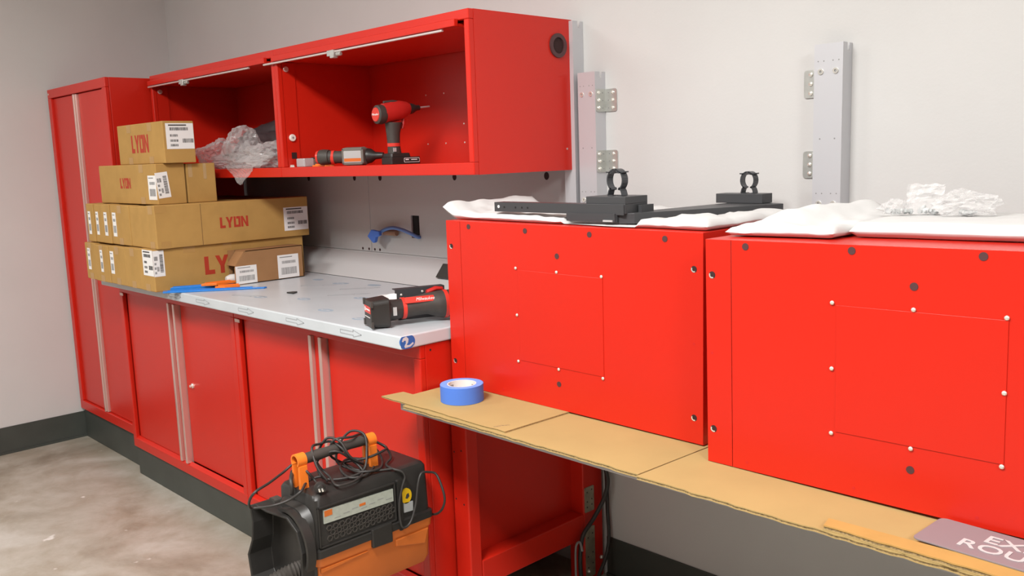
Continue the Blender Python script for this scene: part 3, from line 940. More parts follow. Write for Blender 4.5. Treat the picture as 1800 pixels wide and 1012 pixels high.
red_unit(B2['x0'], B2['yf'], B2['z0'], B2['w'], B2['h'], .44, B2['s'], -.004, 'red steel unit on the bench at the right photo edge', (.293, .608, .122, .387), H2)
top1 = lambda x: B1['z0'] + B1['h'] + B1['s'] * (x - B1['x0']) + .001
top2 = lambda x: B2['z0'] + B2['h'] + B2['s'] * (x - B2['x0']) + .002

# foam on top of the units
def h1(x, y):
    h = .020 + .008 * noise.noise(Vector((x * 9, y * 9, 1))) + .006 * noise.noise(Vector((x * 25, y * 25, 2)))
    p, a_, b_ = Vector((x, y)), Vector((3.84, -.585)), Vector((4.03, -.12))
    f_ = max(0.0, min(1.0, (p - a_).dot(b_ - a_) / (b_ - a_).length_squared))
    if (p - a_.lerp(b_, f_)).length < .055 or (3.655 < x < 3.85 and y < -.515) or (3.83 < x < 4.02 and y > -.24):
        return .0045
    if x < 3.28:
        h += .018 * ((3.28 - x) / .11)
    if x > 3.97:
        h += .004
    return max(h, .010)
o = pad('foam_wrap', 'foam_white', None, 3.170, 4.105, -.590, -.21, lambda x, y: top1(max(x, 3.214)) + (max(0, 3.214 - x) * .5), h1, nx=90, ny=36, edge=.02)
tag(o, 'soft white foam sheet under the black bracket on the left red unit', 'foam', 'white packing foam on the red units')
def h2(x, y):
    h = .024 + .010 * noise.noise(Vector((x * 11, y * 8, 5))) + .006 * noise.noise(Vector((x * 30, y * 20, 2)))
    r = math.exp(-((x - 4.29 - (y + .49) * .25) / .035) ** 2)
    h += .032 * r * (1 if y > -.54 else max(0, (y + .64) / .10))
    return max(h, .012)
o = pad('foam_wrap', 'foam_white', None, 4.178, 4.424, -.635, -.27, lambda x, y: top2(x) , h2, nx=50, ny=30, edge=.022)
tag(o, 'rumpled white foam sheet with raised folds on the right red unit', 'foam', 'white packing foam on the red units')
o = pad('foam_wrap', 'foam_white', None, 4.430, 5.06, -.582, -.27, lambda x, y: top2(x), lambda x, y: .030 + .003 * noise.noise(Vector((x * 12, y * 12, 9))), nx=50, ny=20, edge=.012)
tag(o, 'smooth white foam slab under the hardware bags on the right red unit', 'foam', 'white packing foam on the red units')

# hardware bags
bz = top2(4.5) + .031
t = thing('hardware_bag', 'upright clear plastic bag with small hardware on the foam slab', 'bag', (4.47, -.32, bz))
mb = MB()
vs, fs = [], []
NB = 14
for lay in (0, 1):
    for i in range(NB + 1):
        for j in range(NB + 1):
            s, q = i / NB, j / NB
            bulge = .022 * math.sin(math.pi * s) * (1 - q) ** 1.2 + .002
            x = 4.435 + .078 * s + .006 * noise.noise(Vector((s * 4, q * 5, 1)))
            y = -.32 + (bulge if lay else -bulge) + .016 * noise.noise(Vector((s * 5, q * 5, 4))) * q + .01 * q
            z = bz + .002 + .062 * q + .005 * noise.noise(Vector((s * 6, 2, 0))) * q
            vs.append(Vector((x, y, z)))
n = (NB + 1) ** 2
for lay in (0, 1):
    for i in range(NB):
        for j in range(NB):
            a = lay * n + i * (NB + 1) + j
            fs.append((a, a + 1, a + NB + 2, a + NB + 1))
mb.add(vs, fs).build('bag_film', 'clear_film_thin', t)
mb = MB()
rnd = random.Random(2)
for i in range(12):
    x, y = 4.44 + rnd.random() * .06, -.335 + rnd.random() * .03
    mb.turned((x, y, bz + .007), (rnd.uniform(-1, 1), rnd.uniform(-1, 1), .1), [(0, .006), (.004, .006), (.004, .003), (.016, .003)], 8)
mb.build('bolts', 'silver_plastic', t, kind='stuff')
t = thing('hardware_bag', 'slumped clear plastic bag of hardware, right of the upright bag', 'bag', (4.56, -.33, bz))
crumple('bag_film', 'clear_film_thin', t, (4.56, -.325, bz + .020), (.052, .035, .026), 3, amp=.5, sub=4, floor_z=bz + .001)
mb = MB()
for i in range(6):
    x, y = 4.535 + rnd.random() * .04, -.345 + rnd.random() * .03
    mb.turned((x, y, bz + .007), (rnd.uniform(-1, 1), rnd.uniform(-1, 1), .1), [(0, .006), (.004, .006), (.004, .003), (.014, .003)], 8)
mb.build('bolts', 'silver_plastic', t, kind='stuff')
t = thing('hardware_bag', 'small crumpled clear plastic bag, left of the upright bag', 'bag', (4.41, -.33, bz))
crumple('bag_film', 'clear_film_thin', t, (4.418, -.335, bz + .012), (.026, .026, .018), 5, amp=.5, sub=3, floor_z=bz + .001)
mb = MB()
for i in range(6):
    x, y = 4.398 + rnd.random() * .035, -.35 + rnd.random() * .03
    mb.turned((x, y, bz + .007), (rnd.uniform(-1, 1), rnd.uniform(-1, 1), .1), [(0, .006), (.004, .006), (.004, .003), (.014, .003)], 8)
mb.build('bolts', 'silver_plastic', t, kind='stuff')

# black bracket with two spring clips, lying on the foam
t = thing('lamp_bracket', 'black steel mounting bracket with two spring clips on the foam', 'bracket', (3.75, -.4, 1.335))
bz0 = 1.3395
def clip_on(x, y, z, r, h, wdt, name):
    prof = []
    # waisted base, then an open ring with flared lips at the top
    ring = [(math.radians(a)) for a in range(-62, 84, 12)]
    pr_ = [(.30 * r, 0), (.95 * r, .02 * h), (.80 * r, .22 * h), (.55 * r, .34 * h)]
    cz = h * .66
    pr_ += [(r * math.cos(a), cz + r * 1.12 * math.sin(a)) for a in ring]
    pr_ += [(.42 * r, h * .96), (1.15 * r, h * 1.0)]
    mb = MB()
    fr = FR((x, y, z), X, Z)
    for s in (1, -1):
        pts = [(s * a, b) for a, b in pr_]
        th = .0016
        for i in range(len(pts) - 1):
            p, q = Vector((*pts[i], 0)), Vector((*pts[i + 1], 0))
            d = (q - p).normalized()
            nn = Vector((-d.y, d.x, 0)) * th
            mb.prism(fr, [(p - nn)[:2], (q - nn)[:2], (q + nn)[:2], (p + nn)[:2]], -wdt / 2, wdt / 2)
    return mb.build(name, 'clip_steel', t)
MB().box(3.365, 3.83, -.552, -.549, bz0, bz0 + .026).box(3.365, 3.83, -.549, -.515, bz0 + .023, bz0 + .026).build('long_rail', 'mount_black', t)
fr = FRONT(0, -.552, 0)
lr = MB().disc(fr, 3.382, bz0 + .014, .0042, .0042, 0, .0006, 14).build('rail_hole', 'paper_white', t)
mb = MB()
for a in (3.405, 3.45, 3.475, 3.497):
    mb.disc(fr, a, bz0 + .0125, .003, .003, 0, .0006, 10)
mb.build_each('rail_dimple', 'black_void', t)
MB().box(3.643, 3.805, -.556, -.5525, 1.3215, 1.3425).box(3.805, 3.808, -.5525, -.20, 1.3215, 1.3395).box(3.643, 3.805, -.5525, -.5, 1.3395, 1.3425).build('lower_plate', 'mount_black', t)
MB().box(3.77, 3.80, -.5605, -.5565, 1.3225, 1.327).build('plate_tab', 'silver_plastic', t)
MB().box(3.705, 3.832, -.548, -.458, 1.3665, 1.3845).box(3.705, 3.832, -.548, -.545, 1.3425, 1.3665).box(3.829, 3.832, -.545, -.458, 1.3425, 1.3665).build('clip_block', 'mount_black', t, bevel=.001)
MB().box(3.835, 3.845, -.50, -.45, 1.343, 1.362).build('end_stop', 'mount_black', t)
MB().prism(FR((0, 0, 1.318), X, Y), [(3.809, -.545), (3.850, -.535), (4.012, -.105), (3.95, -.075), (3.85, -.10)], 0, .026).build('cross_rail', 'mount_black', t, bevel=.001)
MB().box(3.818, 3.962, -.128, -.075, 1.3445, 1.370).build('clip_block', 'mount_black', t, bevel=.001)
clip_on(3.772, -.503, 1.3845, .0245, .060, .022, 'spring_clip')
clip_on(3.906, -.10, 1.370, .0205, .054, .022, 'spring_clip')

t.location += Vector((.030, -.037, .005))
for o in list(COL.objects):
    if o.name.startswith('hardware_bag'):
        o.location += Vector((.016, -.040, 0))

# ------------------------------------------------------------------ cartons on the worktop
def carton(x0, x1, y0, y1, z0, z1, lab, tape=None, row=None, name='carton'):
    t = thing(name, lab, 'box', ((x0 + x1) / 2, (y0 + y1) / 2, z0), group='tan cartons stacked on the worktop')
    MB().box(x0, x1, y0, y1, z0, z1).build('box_body', 'carton', t, bevel=.0035)
    # flap seam down the middle of the front end and its tape
    xm = (x0 + x1) / 2
    fr = FRONT(0, y0, 0)
    if tape:
        mb = MB()
        for a in tape:
            mb.plate(fr, a - .022, a + .022, z1 - .035, z1 - .001, .0002, .0006).plate(fr, a - .022, a + .022, z0 + .001, z0 + .03, .0002, .0006)
        mb.build_each('tape_strip', 'carton_tape', t)
    return t
zb0, zb1 = .9947, 1.169
xs = [.853, .979, 1.156, 1.342, 1.503, 1.644]
names4 = ['carton at the left end of the bottom row beside the tall cabinet', 'second carton from the left in the bottom row', 'third carton from the left in the bottom row', 'fourth carton from the left in the bottom row, left of the corner label', 'right-hand bottom carton with big LYON print behind the small open box']
row4 = []
for i in range(5):
    top = zb1 - (.004, .008, .006, .003, 0)[i]
    t = carton(xs[i] + .001, xs[i + 1] - .001, -.865 + (.004, 0, .003, .002, 0)[i], -.17, zb0, top, names4[i], tape=[(xs[i] + xs[i + 1]) / 2])
    row4.append(t)
    y0 = -.865 + (.004, 0, .003, .002, 0)[i]
    if i < 3:
        label(t, FRONT(0, y0, 0), xs[i] + (.03, .075, .012)[i], zb0 + .045, (.035, .03, .04)[i], .10, 10 + i, 'small')
t = row4[4]
frr = RIGHT(1.643, 0, 0)
lyon(t, frr, -.648, 1.042, .235, .077)
label(t, FRONT(0, -.865, 0), 1.54, 1.060, .1025, .106, 21, 'mixed')
label(t, frr, -.8645, 1.058, .046, .106, 22, 'vert')
MB().plate(frr, -.735, -.685, zb1 - .025, zb1 - .001, .0002, .0006).plate(frr, -.56, -.52, zb1 - .025, zb1 - .001, .0002, .0006).build_each('tape_strip', 'carton_tape', t)
zc0, zc1 = 1.1695, 1.3465
xs = [.882, .970, 1.065, 1.163, 1.378, 1.482, 1.574, 1.660]
names3 = ['narrow carton at the left end of the second row up', 'second narrow carton from the left in the second row up', 'third narrow carton from the left in the second row up', 'wide carton with a corner label in the middle of the second row up', 'plain carton right of the wide one in the second row up', 'plain carton tucked behind the long LYON carton corner, second row up', 'long carton with LYON print and far-end label, second row up']
for i in range(7):
    y0 = -.848 + (.0, .004, .002, .006, .008, .004, 0)[i]
    t = carton(xs[i] + .001, xs[i + 1] - .001, y0, -.142, zc0, zc1 - (.002, .004, .002, .004, .006, .004, 0)[i], names3[i], tape=[(xs[i] + xs[i + 1]) / 2] if i in (3, 6) else None)
    if i < 4:
        label(t, FRONT(0, y0, 0), xs[i] + (.02, .02, .03, .022)[i], zc0 + .035, (.03, .03, .035, .04)[i], .105, 30 + i, 'small')
frr = RIGHT(1.659, 0, 0)
lyon(t, frr, -.572, 1.234, .130, .046)
label(t, frr, -.268, 1.198, .122, .104, 41, 'mixed')
MB().plate(frr, -.6545, -.6525, zc0 + .001, zc1 - .003, .0001, .0004).build('panel_crease', 'carton_inside', t)
MB().plate(frr, -.83, -.79, zc0 + .001, zc0 + .03, .0002, .0006).plate(frr, -.847, -.80, zc1 - .03, zc1 - .001, .0002, .0006).build_each('tape_strip', 'carton_tape', t)
zd0, zd1 = 1.3472, 1.5145
t = carton(.968, 1.600, -.803, -.680, zd0, zd1, 'long carton with a slanted label, third row up, in front', tape=[1.45])
lyon(t, FRONT(0, -.803, 0), 1.212, 1.413, .116, .045)
c_, s_ = math.cos(.10), math.sin(.10)
label(t, FR((1.600, -.798, 1.372), Vector((0, c_, s_)), Vector((0, -s_, c_))), 0, 0, .052, .105, 51, 'vert')
label(t, FR((1.515, -.803, 1.367), X, Z), 0, 0, .08, .10, 52, 'small')
t = carton(.968, 1.600, -.674, -.546, zd0, zd1 - .003, 'carton behind the slanted-label carton in the third row up')
frr = RIGHT(1.600, 0, 0)
MB().plate(frr, -.666, -.648, zd1 - .06, zd1 - .004, .0002, .0006).plate(frr, -.600, -.586, zd1 - .07, zd1 - .004, .0002, .0006).build_each('tape_strip', 'packing_tape', t)
t = carton(1.150, 1.632, -.772, -.640, 1.5152, 1.6855, 'topmost carton on the pile with LYON on its long side', tape=[1.28, 1.50])
lyon(t, FRONT(0, -.772, 0), 1.300, 1.563, .18, .075)
label(t, RIGHT(1.632, 0, 0), -.760, 1.572, .117, .104, 61, 'mixed')

# small open brown box against the bottom row
t = thing('open_box', 'small open brown box lying in front of the big LYON print', 'box', (1.70, -.40, .9947))
bx0, bx1, by0, by1, bz0_, bz1_ = 1.652, 1.744, -.565, -.235, .9947, 1.136
mb = MB()
mb.box(bx1 - .003, bx1, by0 + .055, by1, bz0_, bz1_)
mb.box(bx0, bx0 + .003, by0 + .02, by1, bz0_, bz1_).box(bx0, bx1, by1 - .003, by1, bz0_, bz1_).box(bx0, bx1, by0, by1, bz0_, bz0_ + .003).box(bx0, bx1, by0 + .05, by1, bz1_ - .003, bz1_)
mb.prism(RIGHT(bx1 - .003, 0, 0), [(by0, bz0_), (by0 + .055, bz0_), (by0 + .055, bz1_), (by0, bz0_ + .075)], 0, .003)
mb.build('box_body', 'carton_brown', t)
MB().prism(RIGHT(bx0 + .003, 0, 0), [(by0 + .02, bz0_ + .003), (by1 - .003, bz0_ + .003), (by1 - .003, bz1_ - .003), (by0 + .06, bz1_ - .003)], 0, .002).build('inner_wall', 'carton_inside', t)
fl = FR((bx0 + .01, by0 + .052, bz1_ - .002), X, Vector((0, -.62, -.78)))
MB().plate(fl, 0, bx1 - bx0 - .016, 0, .075, 0, .003).build('end_flap', 'carton_brown', t)
frr = RIGHT(bx1, 0, 0)
label(t, frr, -.562, .9975, .098, .076, 71, 'small')
label(t, frr, -.362, .999, .103, .102, 72, 'small')
o = MB().turned((1.70, -.585, 1.0195), (.1, 1, 0), [(0, .012), (.02, .02), (.04, .02), (.05, .01)], 10).build('packing_piece', 'core_white', None, smooth=40)
tag(o, 'small white packing piece in the mouth of the open box', 'packing')

# blue and orange plastic pieces in front
def strip(name, pts, z0, th, m, lab, cat, rib=None):
    t = thing(name, lab, cat, (pts[0][0], pts[0][1], z0))
    MB().prism(frt, pts, z0, z0 + th).build('blade', m, t, bevel=.001)
    if rib:
        mb = MB()
        for (a, b) in rib:
            a, b = Vector((*a, z0 + th)), Vector((*b, z0 + th))
            d = (b - a).normalized()
            n_ = Vector((-d.y, d.x, 0)) * .003
            mb.add([a - n_, b - n_, b + n_, a + n_, a - n_ + Z * .004, b - n_ + Z * .003, b + n_ + Z * .003, a + n_ + Z * .004], [(0, 3, 2, 1), (4, 5, 6, 7), (0, 1, 5, 4), (1, 2, 6, 5), (2, 3, 7, 6), (3, 0, 4, 7)])
        mb.build('rib', m, t)
    return t
strip('pry_tool', [(1.662, -.842), (1.70, -.860), (1.79, -.74), (1.94, -.54), (1.935, -.525), (1.86, -.60), (1.735, -.70)], .9948, .006, 'blue_plastic', 'wide blue plastic blade lying on the worktop edge', 'tool', [((1.70, -.84), (1.90, -.57))])
strip('pry_tool', [(1.650, -.790), (1.662, -.812), (1.715, -.690), (1.757, -.585), (1.748, -.578), (1.68, -.68)], .9948, .014, 'blue_plastic', 'narrow blue plastic bar beside the bottom carton', 'tool', [((1.66, -.80), (1.748, -.60))])
strip('plastic_clip', [(1.74, -.715), (1.775, -.665), (1.765, -.575), (1.725, -.585), (1.715, -.66)], 1.0092, .010, 'orange_bright', 'orange plastic clip resting on the narrow blue bar', 'clip', [((1.745, -.70), (1.745, -.59))])
strip('plastic_clip', [(1.80, -.685), (1.835, -.66), (1.85, -.60), (1.80, -.58), (1.78, -.63)], 1.0012, .009, 'orange_bright', 'orange plastic clip resting on the wide blue blade', 'clip', [((1.80, -.67), (1.825, -.595))])
o = MB().prism(frt, [(2.145, -.555), (2.185, -.55), (2.165, -.52), (2.15, -.53)], .9948, 1.0).build('plastic_scrap', 'black_plastic', None)
tag(o, 'tiny black plastic scrap in the middle of the worktop', 'scrap')

# ------------------------------------------------------------------ things inside the wall cabinets
ZS = 1.4812
t = thing('plastic_bag', 'clear crumpled plastic bags bulging out of the wall cabinet', 'bag', (1.62, -.38, ZS))
crumple('bag_lobe', 'clear_film', t, (1.61, -.415, ZS + .085), (.105, .065, .082), 11, amp=.34, sub=4, floor_z=ZS + .001, clamp=(1.3, 2.03, -.482, -.08))
crumple('bag_lobe', 'clear_film', t, (1.85, -.42, ZS + .048), (.155, .065, .05), 12, amp=.42, sub=4, floor_z=ZS + .001, clamp=(1.3, 2.035, -.482, -.08))
crumple('bag_lobe', 'clear_film', t, (1.36, -.40, ZS + .06), (.13, .07, .065), 13, amp=.42, sub=4, floor_z=ZS + .001, clamp=(.95, 2.03, -.482, -.08))
crumple('bag_lobe', 'clear_film', t, (1.60, -.43, ZS + .035), (.2, .045, .035), 14, amp=.40, sub=4, floor_z=ZS + .001, clamp=(1.3, 2.03, -.482, -.08))
# corner of film hanging over the front rail
vs, fs = [], []
NS = 14
for i in range(NS + 1):
    for j in range(NS + 1):
        s, q = i / NS, j / NS
        half = .16 * (1 - q) + .01
        x = 1.735 + (s - .5) * 2 * half + .01 * noise.noise(Vector((s * 5, q * 5, 2)))
        if q < .25:
            y = -.44 - .06 * (q / .25)
            z = ZS + .022 - .012 * (q / .25)
        else:
            y = -.500 - .004 * math.sin(q * 9)
            z = ZS + .010 - .075 * (q - .25) / .75
        y += -.006 * abs(noise.noise(Vector((s * 7, q * 7, 6))))
        z += .006 * noise.noise(Vector((s * 6, q * 6, 9)))
        vs.append((x, y, z))
for i in range(NS):
    for j in range(NS):
        a = i * (NS + 1) + j
        fs.append((a, a + 1, a + NS + 2, a + NS + 1))
MB().add(vs, fs).build('hanging_corner', 'clear_film', t)
o = crumple('dark_bag', 'bag_dark', None, (1.52, -.20, ZS + .085), (.34, .085, .10), 21, amp=.3, sub=4, floor_z=ZS + .001, clamp=(.95, 2.03, -.33, -.075), smooth=60)
tag(o, 'dark crumpled bag at the back of the wall cabinet behind clear film', 'bag')

def battery(parent, M, w, d, h, red_label=True, name='battery'):
    """a slide-on battery pack: base slab with a raised rail, in the local frame M (x width, y depth, z up)"""
    f = FR(M.translation, M.to_3x3() @ X, M.to_3x3() @ Y)
    mb = MB().rbox(f, -w / 2, w / 2, -d / 2, d / 2, 0, h * .72, .008, 4).rbox(f, -w / 2 + .004, w / 2 - .004, -d / 2 + .004, d / 2 - .004, h * .72, h, .008, 4, .004)
    return mb.build(name, 'black_plastic', parent, bevel=.002)

# upright impact driver
dirv = Vector((.10, .995, 0)).normalized()
side = Vector((dirv.y, -dirv.x, 0))
P0 = Vector((2.60, -.325, ZS + .0005))
Mx = Matrix((dirv, side, Z)).transposed().to_4x4()      # columns: along tool, sideways (to the room), up
Mx = Matrix(((dirv.x, -side.x, 0, P0.x), (dirv.y, -side.y, 0, P0.y), (0, 0, 1, P0.z), (0, 0, 0, 1)))
t = thing('impact_driver', 'red and black impact driver standing upright on its battery', 'power tool', P0, Mx.to_3x3().to_4x4())
Lp = lambda a, b, c: Mx @ Vector((a, b, c))
fb = FR(P0, dirv, Mx.to_3x3() @ Y)
bt = MB().rbox(fb, -.048, .078, -.036, .036, 0, .026, .008, 4).rbox(fb, -.045, .040, -.033, .033, .026, .040, .008, 4, .003).build('battery', 'black_plastic', t, bevel=.002)
fsd = FR(Lp(0, -.0362, 0), dirv, Z)
MB().rbox(fsd, .006, .072, .006, .022, 0, .0006, .003, 3).build('battery_label', 'label_white', bt)
MB().rbox(fsd, .0075, .0705, .0075, .0205, .0006, .0008, .003, 3).build('battery_label_face', 'rubber_black', bt)
MB().plate(fsd, .012, .026, .014, .018, .0008, .001).plate(fsd, .036, .062, .014, .017, .0008, .001).build('battery_print', 'label_white', bt, kind='stuff')
def oval(c, ax_a, ax_b, ra, rb, n=18):
    return [c + ax_a * (ra * math.cos(2 * math.pi * i / n)) + ax_b * (rb * math.sin(2 * math.pi * i / n)) for i in range(n)]
yv = Mx.to_3x3() @ Y
MB().rings([oval(Lp(a, 0, c), dirv, yv, ra, rb) for a, c, ra, rb in ((-.010, .038, .026, .024), (-.012, .070, .023, .022), (-.012, .110, .026, .022), (-.008, .150, .034, .024))]).build('grip', 'dark_grip', t, smooth=50)
MB().rings([oval(Lp(a, 0, c), dirv, yv, ra, rb) for a, c, ra, rb in ((-.012, .064, .0245, .0235), (-.012, .076, .0245, .0235))]).build('grip_band', 'tool_red_bright', t, smooth=50)
MB().plate(FR(Lp(-.03, -.025, .045), dirv, Z), 0, .012, 0, .014, -.001, .002).build('battery_release', 'silver_plastic', t)
MB().rings([oval(Lp(a, 0, c), yv, Z, ra, rb) for a, c, ra, rb in ((-.052, .182, .033, .035), (-.02, .187, .034, .037), (.015, .192, .032, .036), (.045, .197, .025, .028), (.060, .199, .018, .020))]).build('motor_housing', 'tool_red', t, smooth=50)
cap = MB().turned(Lp(-.080, 0, .178), dirv, [(0, .026), (.004, .033), (.022, .035), (.032, .032)], 24).build('motor_cap', 'dark_grip', t, smooth=45)
MB().turned(Lp(-.0825, 0, .178), dirv, [(0, .024), (.003, .0255)], 24).build('cap_badge', 'tool_red_bright', cap, smooth=45)
fcap = FR(Lp(-.0825, 0, .178), yv * -1, Z)
text_mesh('badge_script', 'Milwaukee', .011, fcap, 0, -.003, 'label_white', cap, center=True, slant=.3, c=.0004)
MB().turned(Lp(.060, 0, .199), dirv + Z * .1, [(0, .020), (.012, .019), (.028, .012), (.034, .010), (.044, .0095)], 20).build('nose_cone', 'black_plastic', t, smooth=40)
MB().cyl(Lp(.100, 0, .203), Lp(.150, 0, .208), .0032, 8).build('driver_bit', 'silver_plastic', t)
MB().rings([oval(Lp(a, 0, c), dirv, yv, ra, rb, 10) for a, c, ra, rb in ((.026, .128, .006, .008), (.032, .146, .008, .009), (.034, .163, .007, .009))]).build('trigger', 'tool_red', t, smooth=50)
MB().rings([oval(Lp(a, 0, c), yv, Z, ra, rb, 14) for a, c, ra, rb in ((-.045, .222, .006, .004), (-.01, .224, .012, .006), (.03, .222, .006, .004))]).build('top_ridge', 'dark_grip', t, smooth=50)

# second tool lying with its battery to the room
nd = Vector((.55, -.835, 0)).normalized()          # battery faces this way
ud = Vector((.835, .55, 0))
C0 = Vector((2.452, -.405, ZS + .0005))
t = thing('cordless_driver', 'cordless driver lying down with its battery end facing out', 'power tool', C0)
fz = FR(C0, ud, Z)
bt = MB().rbox(fz, -.045, .045, .0, .068, -.004, .030, .010, 4, .003).rbox(fz, -.041, .041, .004, .064, -.036, -.004, .010, 4).build('battery', 'tool_grey', t, bevel=.002)
pl = MB().rbox(fz, -.034, .034, .012, .054, .030, .0312, .003, 3).build('battery_plate', 'silver_plastic', bt)
MB().plate(fz, -.033, .033, .015, .027, .0312, .0316).build('plate_stripe', 'orange_plastic', pl)
mb = MB()
for a, b in ((-.038, .008), (.038, .008), (-.038, .060), (.038, .060)):
    mb.disc(fz, a, b, .003, .003, .030, .0306, 8)
mb.build_each('battery_screw', 'ink_black', bt)
MB().rings([oval(fz(a, b, c), fz.n, Z, ra, rb) for a, b, c, ra, rb in ((-.040, .032, -.015, .020, .024), (-.075, .033, -.012, .019, .023), (-.11, .034, -.010, .021, .025))]).build('grip', 'dark_grip', t, smooth=50)
MB().rings([oval(fz(a, b, c), fz.n, Z, ra, rb) for a, b, c, ra, rb in ((-.086, .033, -.012, .0215, .0255), (-.098, .033, -.012, .0215, .0255))]).build('grip_band', 'tool_red_bright', t, smooth=50)
MB().turned(fz(-.108, .0345, -.010), -ud, [(0, .027), (.02, .029), (.035, .028), (.04, .024)], 22).build('motor_housing', 'dark_grip', t, smooth=45)
MB().turned(fz(-.148, .0345, -.010), -ud, [(0, .025), (.008, .024), (.010, .018)], 22).build('motor_cap', 'tool_red_bright', t, smooth=45)
MB().turned(fz(.046, .034, -.010), ud, [(0, .028), (.012, .026), (.028, .014), (.06, .011)], 20).build('nose_cone', 'black_plastic', t, smooth=40)

# bit case, fastener strip, orange clip
t = thing('bit_case', 'small silver and grey bit case on the wall cabinet shelf', 'case', (2.15, -.40, ZS))
MB().box(2.105, 2.165, -.45, -.405, ZS + .0005, ZS + .034).build('case_end', 'silver_plastic', t, bevel=.004)
MB().box(2.108, 2.163, -.404, -.335, ZS + .0005, ZS + .031).build('case_body', 'tool_grey', t, bevel=.002)
fr = RIGHT(2.163, 0, ZS)
MB().plate(fr, -.402, -.337, .003, .012, .0, .001).plate(fr, -.402, -.337, .018, .026, .0, .001).build_each('case_stripe', 'conduit_brown', t)
MB().box(2.115, 2.155, -.39, -.35, ZS + .031, ZS + .037).build('case_catch', 'rubber_black', t, bevel=.002)
for i in range(5):
    xx = 2.096 + .006 * i
    o = MB().turned((xx, -.470, ZS + .0002), Z, [(0, .0035), (.003, .0035), (.003, .0016), (.010, .0012)], 8).build('screw', 'screw_bright', None)
    tag(o, 'tiny bright screw standing near the latch side of the shelf', 'screw', 'row of tiny screws on the cabinet shelf')
t = strip('plastic_clip', [(2.255, -.470), (2.345, -.47), (2.36, -.44), (2.29, -.43), (2.25, -.445)], ZS + .0003, .007, 'orange_bright', 'orange plastic clip on the wall cabinet shelf before the lying driver', 'clip', [((2.265, -.46), (2.34, -.455))])

# ------------------------------------------------------------------ drill on the worktop with a black angle bracket and paper
A0 = Vector((3.037, -.724, .9945))
dv = Vector((.35, .937, 0)).normalized()
sv = Vector((dv.y, -dv.x, 0))                         # towards the room, right
t = thing('cordless_drill', 'red and black cordless drill lying at the worktop corner', 'power tool', A0)
fbt = FR(A0, sv, Z)                                 # battery face seen from the left front: normal = sv x Z
nb = fbt.n
bt = MB().rbox(fbt, -.040, .040, .001, .078, -.0, .050, .012, 5, .004).build('battery', 'black_plastic', t, bevel=.003)
mb = MB()
for a in (-.036, .036):
    for b in (.012, .066):
        mb.plate(fbt, a - .006, a + .006, b - .008, b + .008, .046, .0515)
mb.build_each('battery_bumper', 'dark_grip', bt)
lb = MB().plate(fbt, -.030, .028, .040, .058, .0500, .0508).build('battery_label', 'tool_red_bright', bt)
MB().plate(fbt, -.026, -.018, .044, .054, .0508, .0511).plate(fbt, -.014, .024, .047, .051, .0508, .0511).plate(fbt, -.03, .02, .028, .030, .0500, .0504).build('battery_print', 'label_white', lb, kind='stuff')
axis = lambda d, h=0.0, s=0.0: A0 + dv * d + Z * h + sv * s
MB().rings([oval(axis(d, h), sv, Z, ra, rb) for d, h, ra, rb in ((-.002, .040, .030, .030), (.022, .041, .026, .027), (.040, .043, .024, .026))]).build('battery_foot', 'rubber_black', t, smooth=50)
MB().plate(FR(axis(.010, .030, .0272), dv, Z), 0, .010, 0, .022, 0, .002).build('battery_release', 'silver_plastic', t)
MB().rings([oval(axis(d, h), sv, Z, ra, rb) for d, h, ra, rb in ((.040, .043, .0265, .0285), (.050, .043, .0265, .0285))]).build('grip_band', 'tool_red_bright', t, smooth=50)
MB().rings([oval(axis(d, h), sv, Z, ra, rb) for d, h, ra, rb in ((.050, .043, .025, .026), (.08, .046, .024, .026), (.11, .049, .026, .028), (.135, .046, .032, .034), (.155, .044, .036, .038))]).build('grip', 'dark_grip', t, smooth=50)
fg = FR(axis(.05, .058, .0238), dv, (Z * .92 - sv * .38))
rs = MB().rbox(fg, -.006, .075, .0, .016, -.002, .0028, .003, 3).build('grip_plate', 'tool_red_bright', t)
text_mesh('brand_script', 'Milwaukee', .012, fg, .024, .0045, 'label_white', rs, slant=.3, c=.003)
MB().turned(axis(.155, .044), dv, [(0, .038), (.010, .0385)], 24).build('collar_band', 'tool_red_bright', t, smooth=45)
MB().turned(axis(.165, .044), dv, [(0, .036), (.02, .038), (.05, .037), (.066, .028)], 24).build('motor_housing', 'dark_grip', t, smooth=45)
fk = FR(axis(.185, .044, .0375), dv, Z)
MB().ring(fk, 0, 0, .006, .011, -.002, .002, 20).build('mode_ring', 'tool_red_bright', t, smooth=45)
MB().disc(fk, 0, 0, .003, .003, -.002, .001, 10).build('mode_screw', 'screw_bright', t)
MB().rings([oval(axis(d, h, -.01), sv, Z, ra, rb, 12) for d, h, ra, rb in ((.115, .078, .008, .006), (.14, .086, .010, .006), (.16, .084, .008, .005))]).build('trigger', 'tool_red', t, smooth=50)
t.scale = (1.17, 1.17, 1.17)
# angle bracket behind the drill
Q0 = axis(.050, 0.0005, -.075)
t = thing('angle_plate', 'black steel angle plate standing behind the drill', 'bracket', Q0)
fq = FR(Q0, dv, Z)
MB().plate(fq, 0, .165, .0, .098, 0, .003).plate(fq, 0, .165, .095, .098, -.03, 0).plate(fq, 0, .165, 0, .003, -.03, 0).build('plate', 'mount_black', t)
mb = MB()
for a, b in ((.02, .08), (.09, .085), (.15, .085), (.12, .07)):
    mb.turned(fq(a, b, .003), fq.n, [(0, .004), (.002, .004), (.003, .002)], 10)
mb.build_each('rivet', 'screw_bright', t)
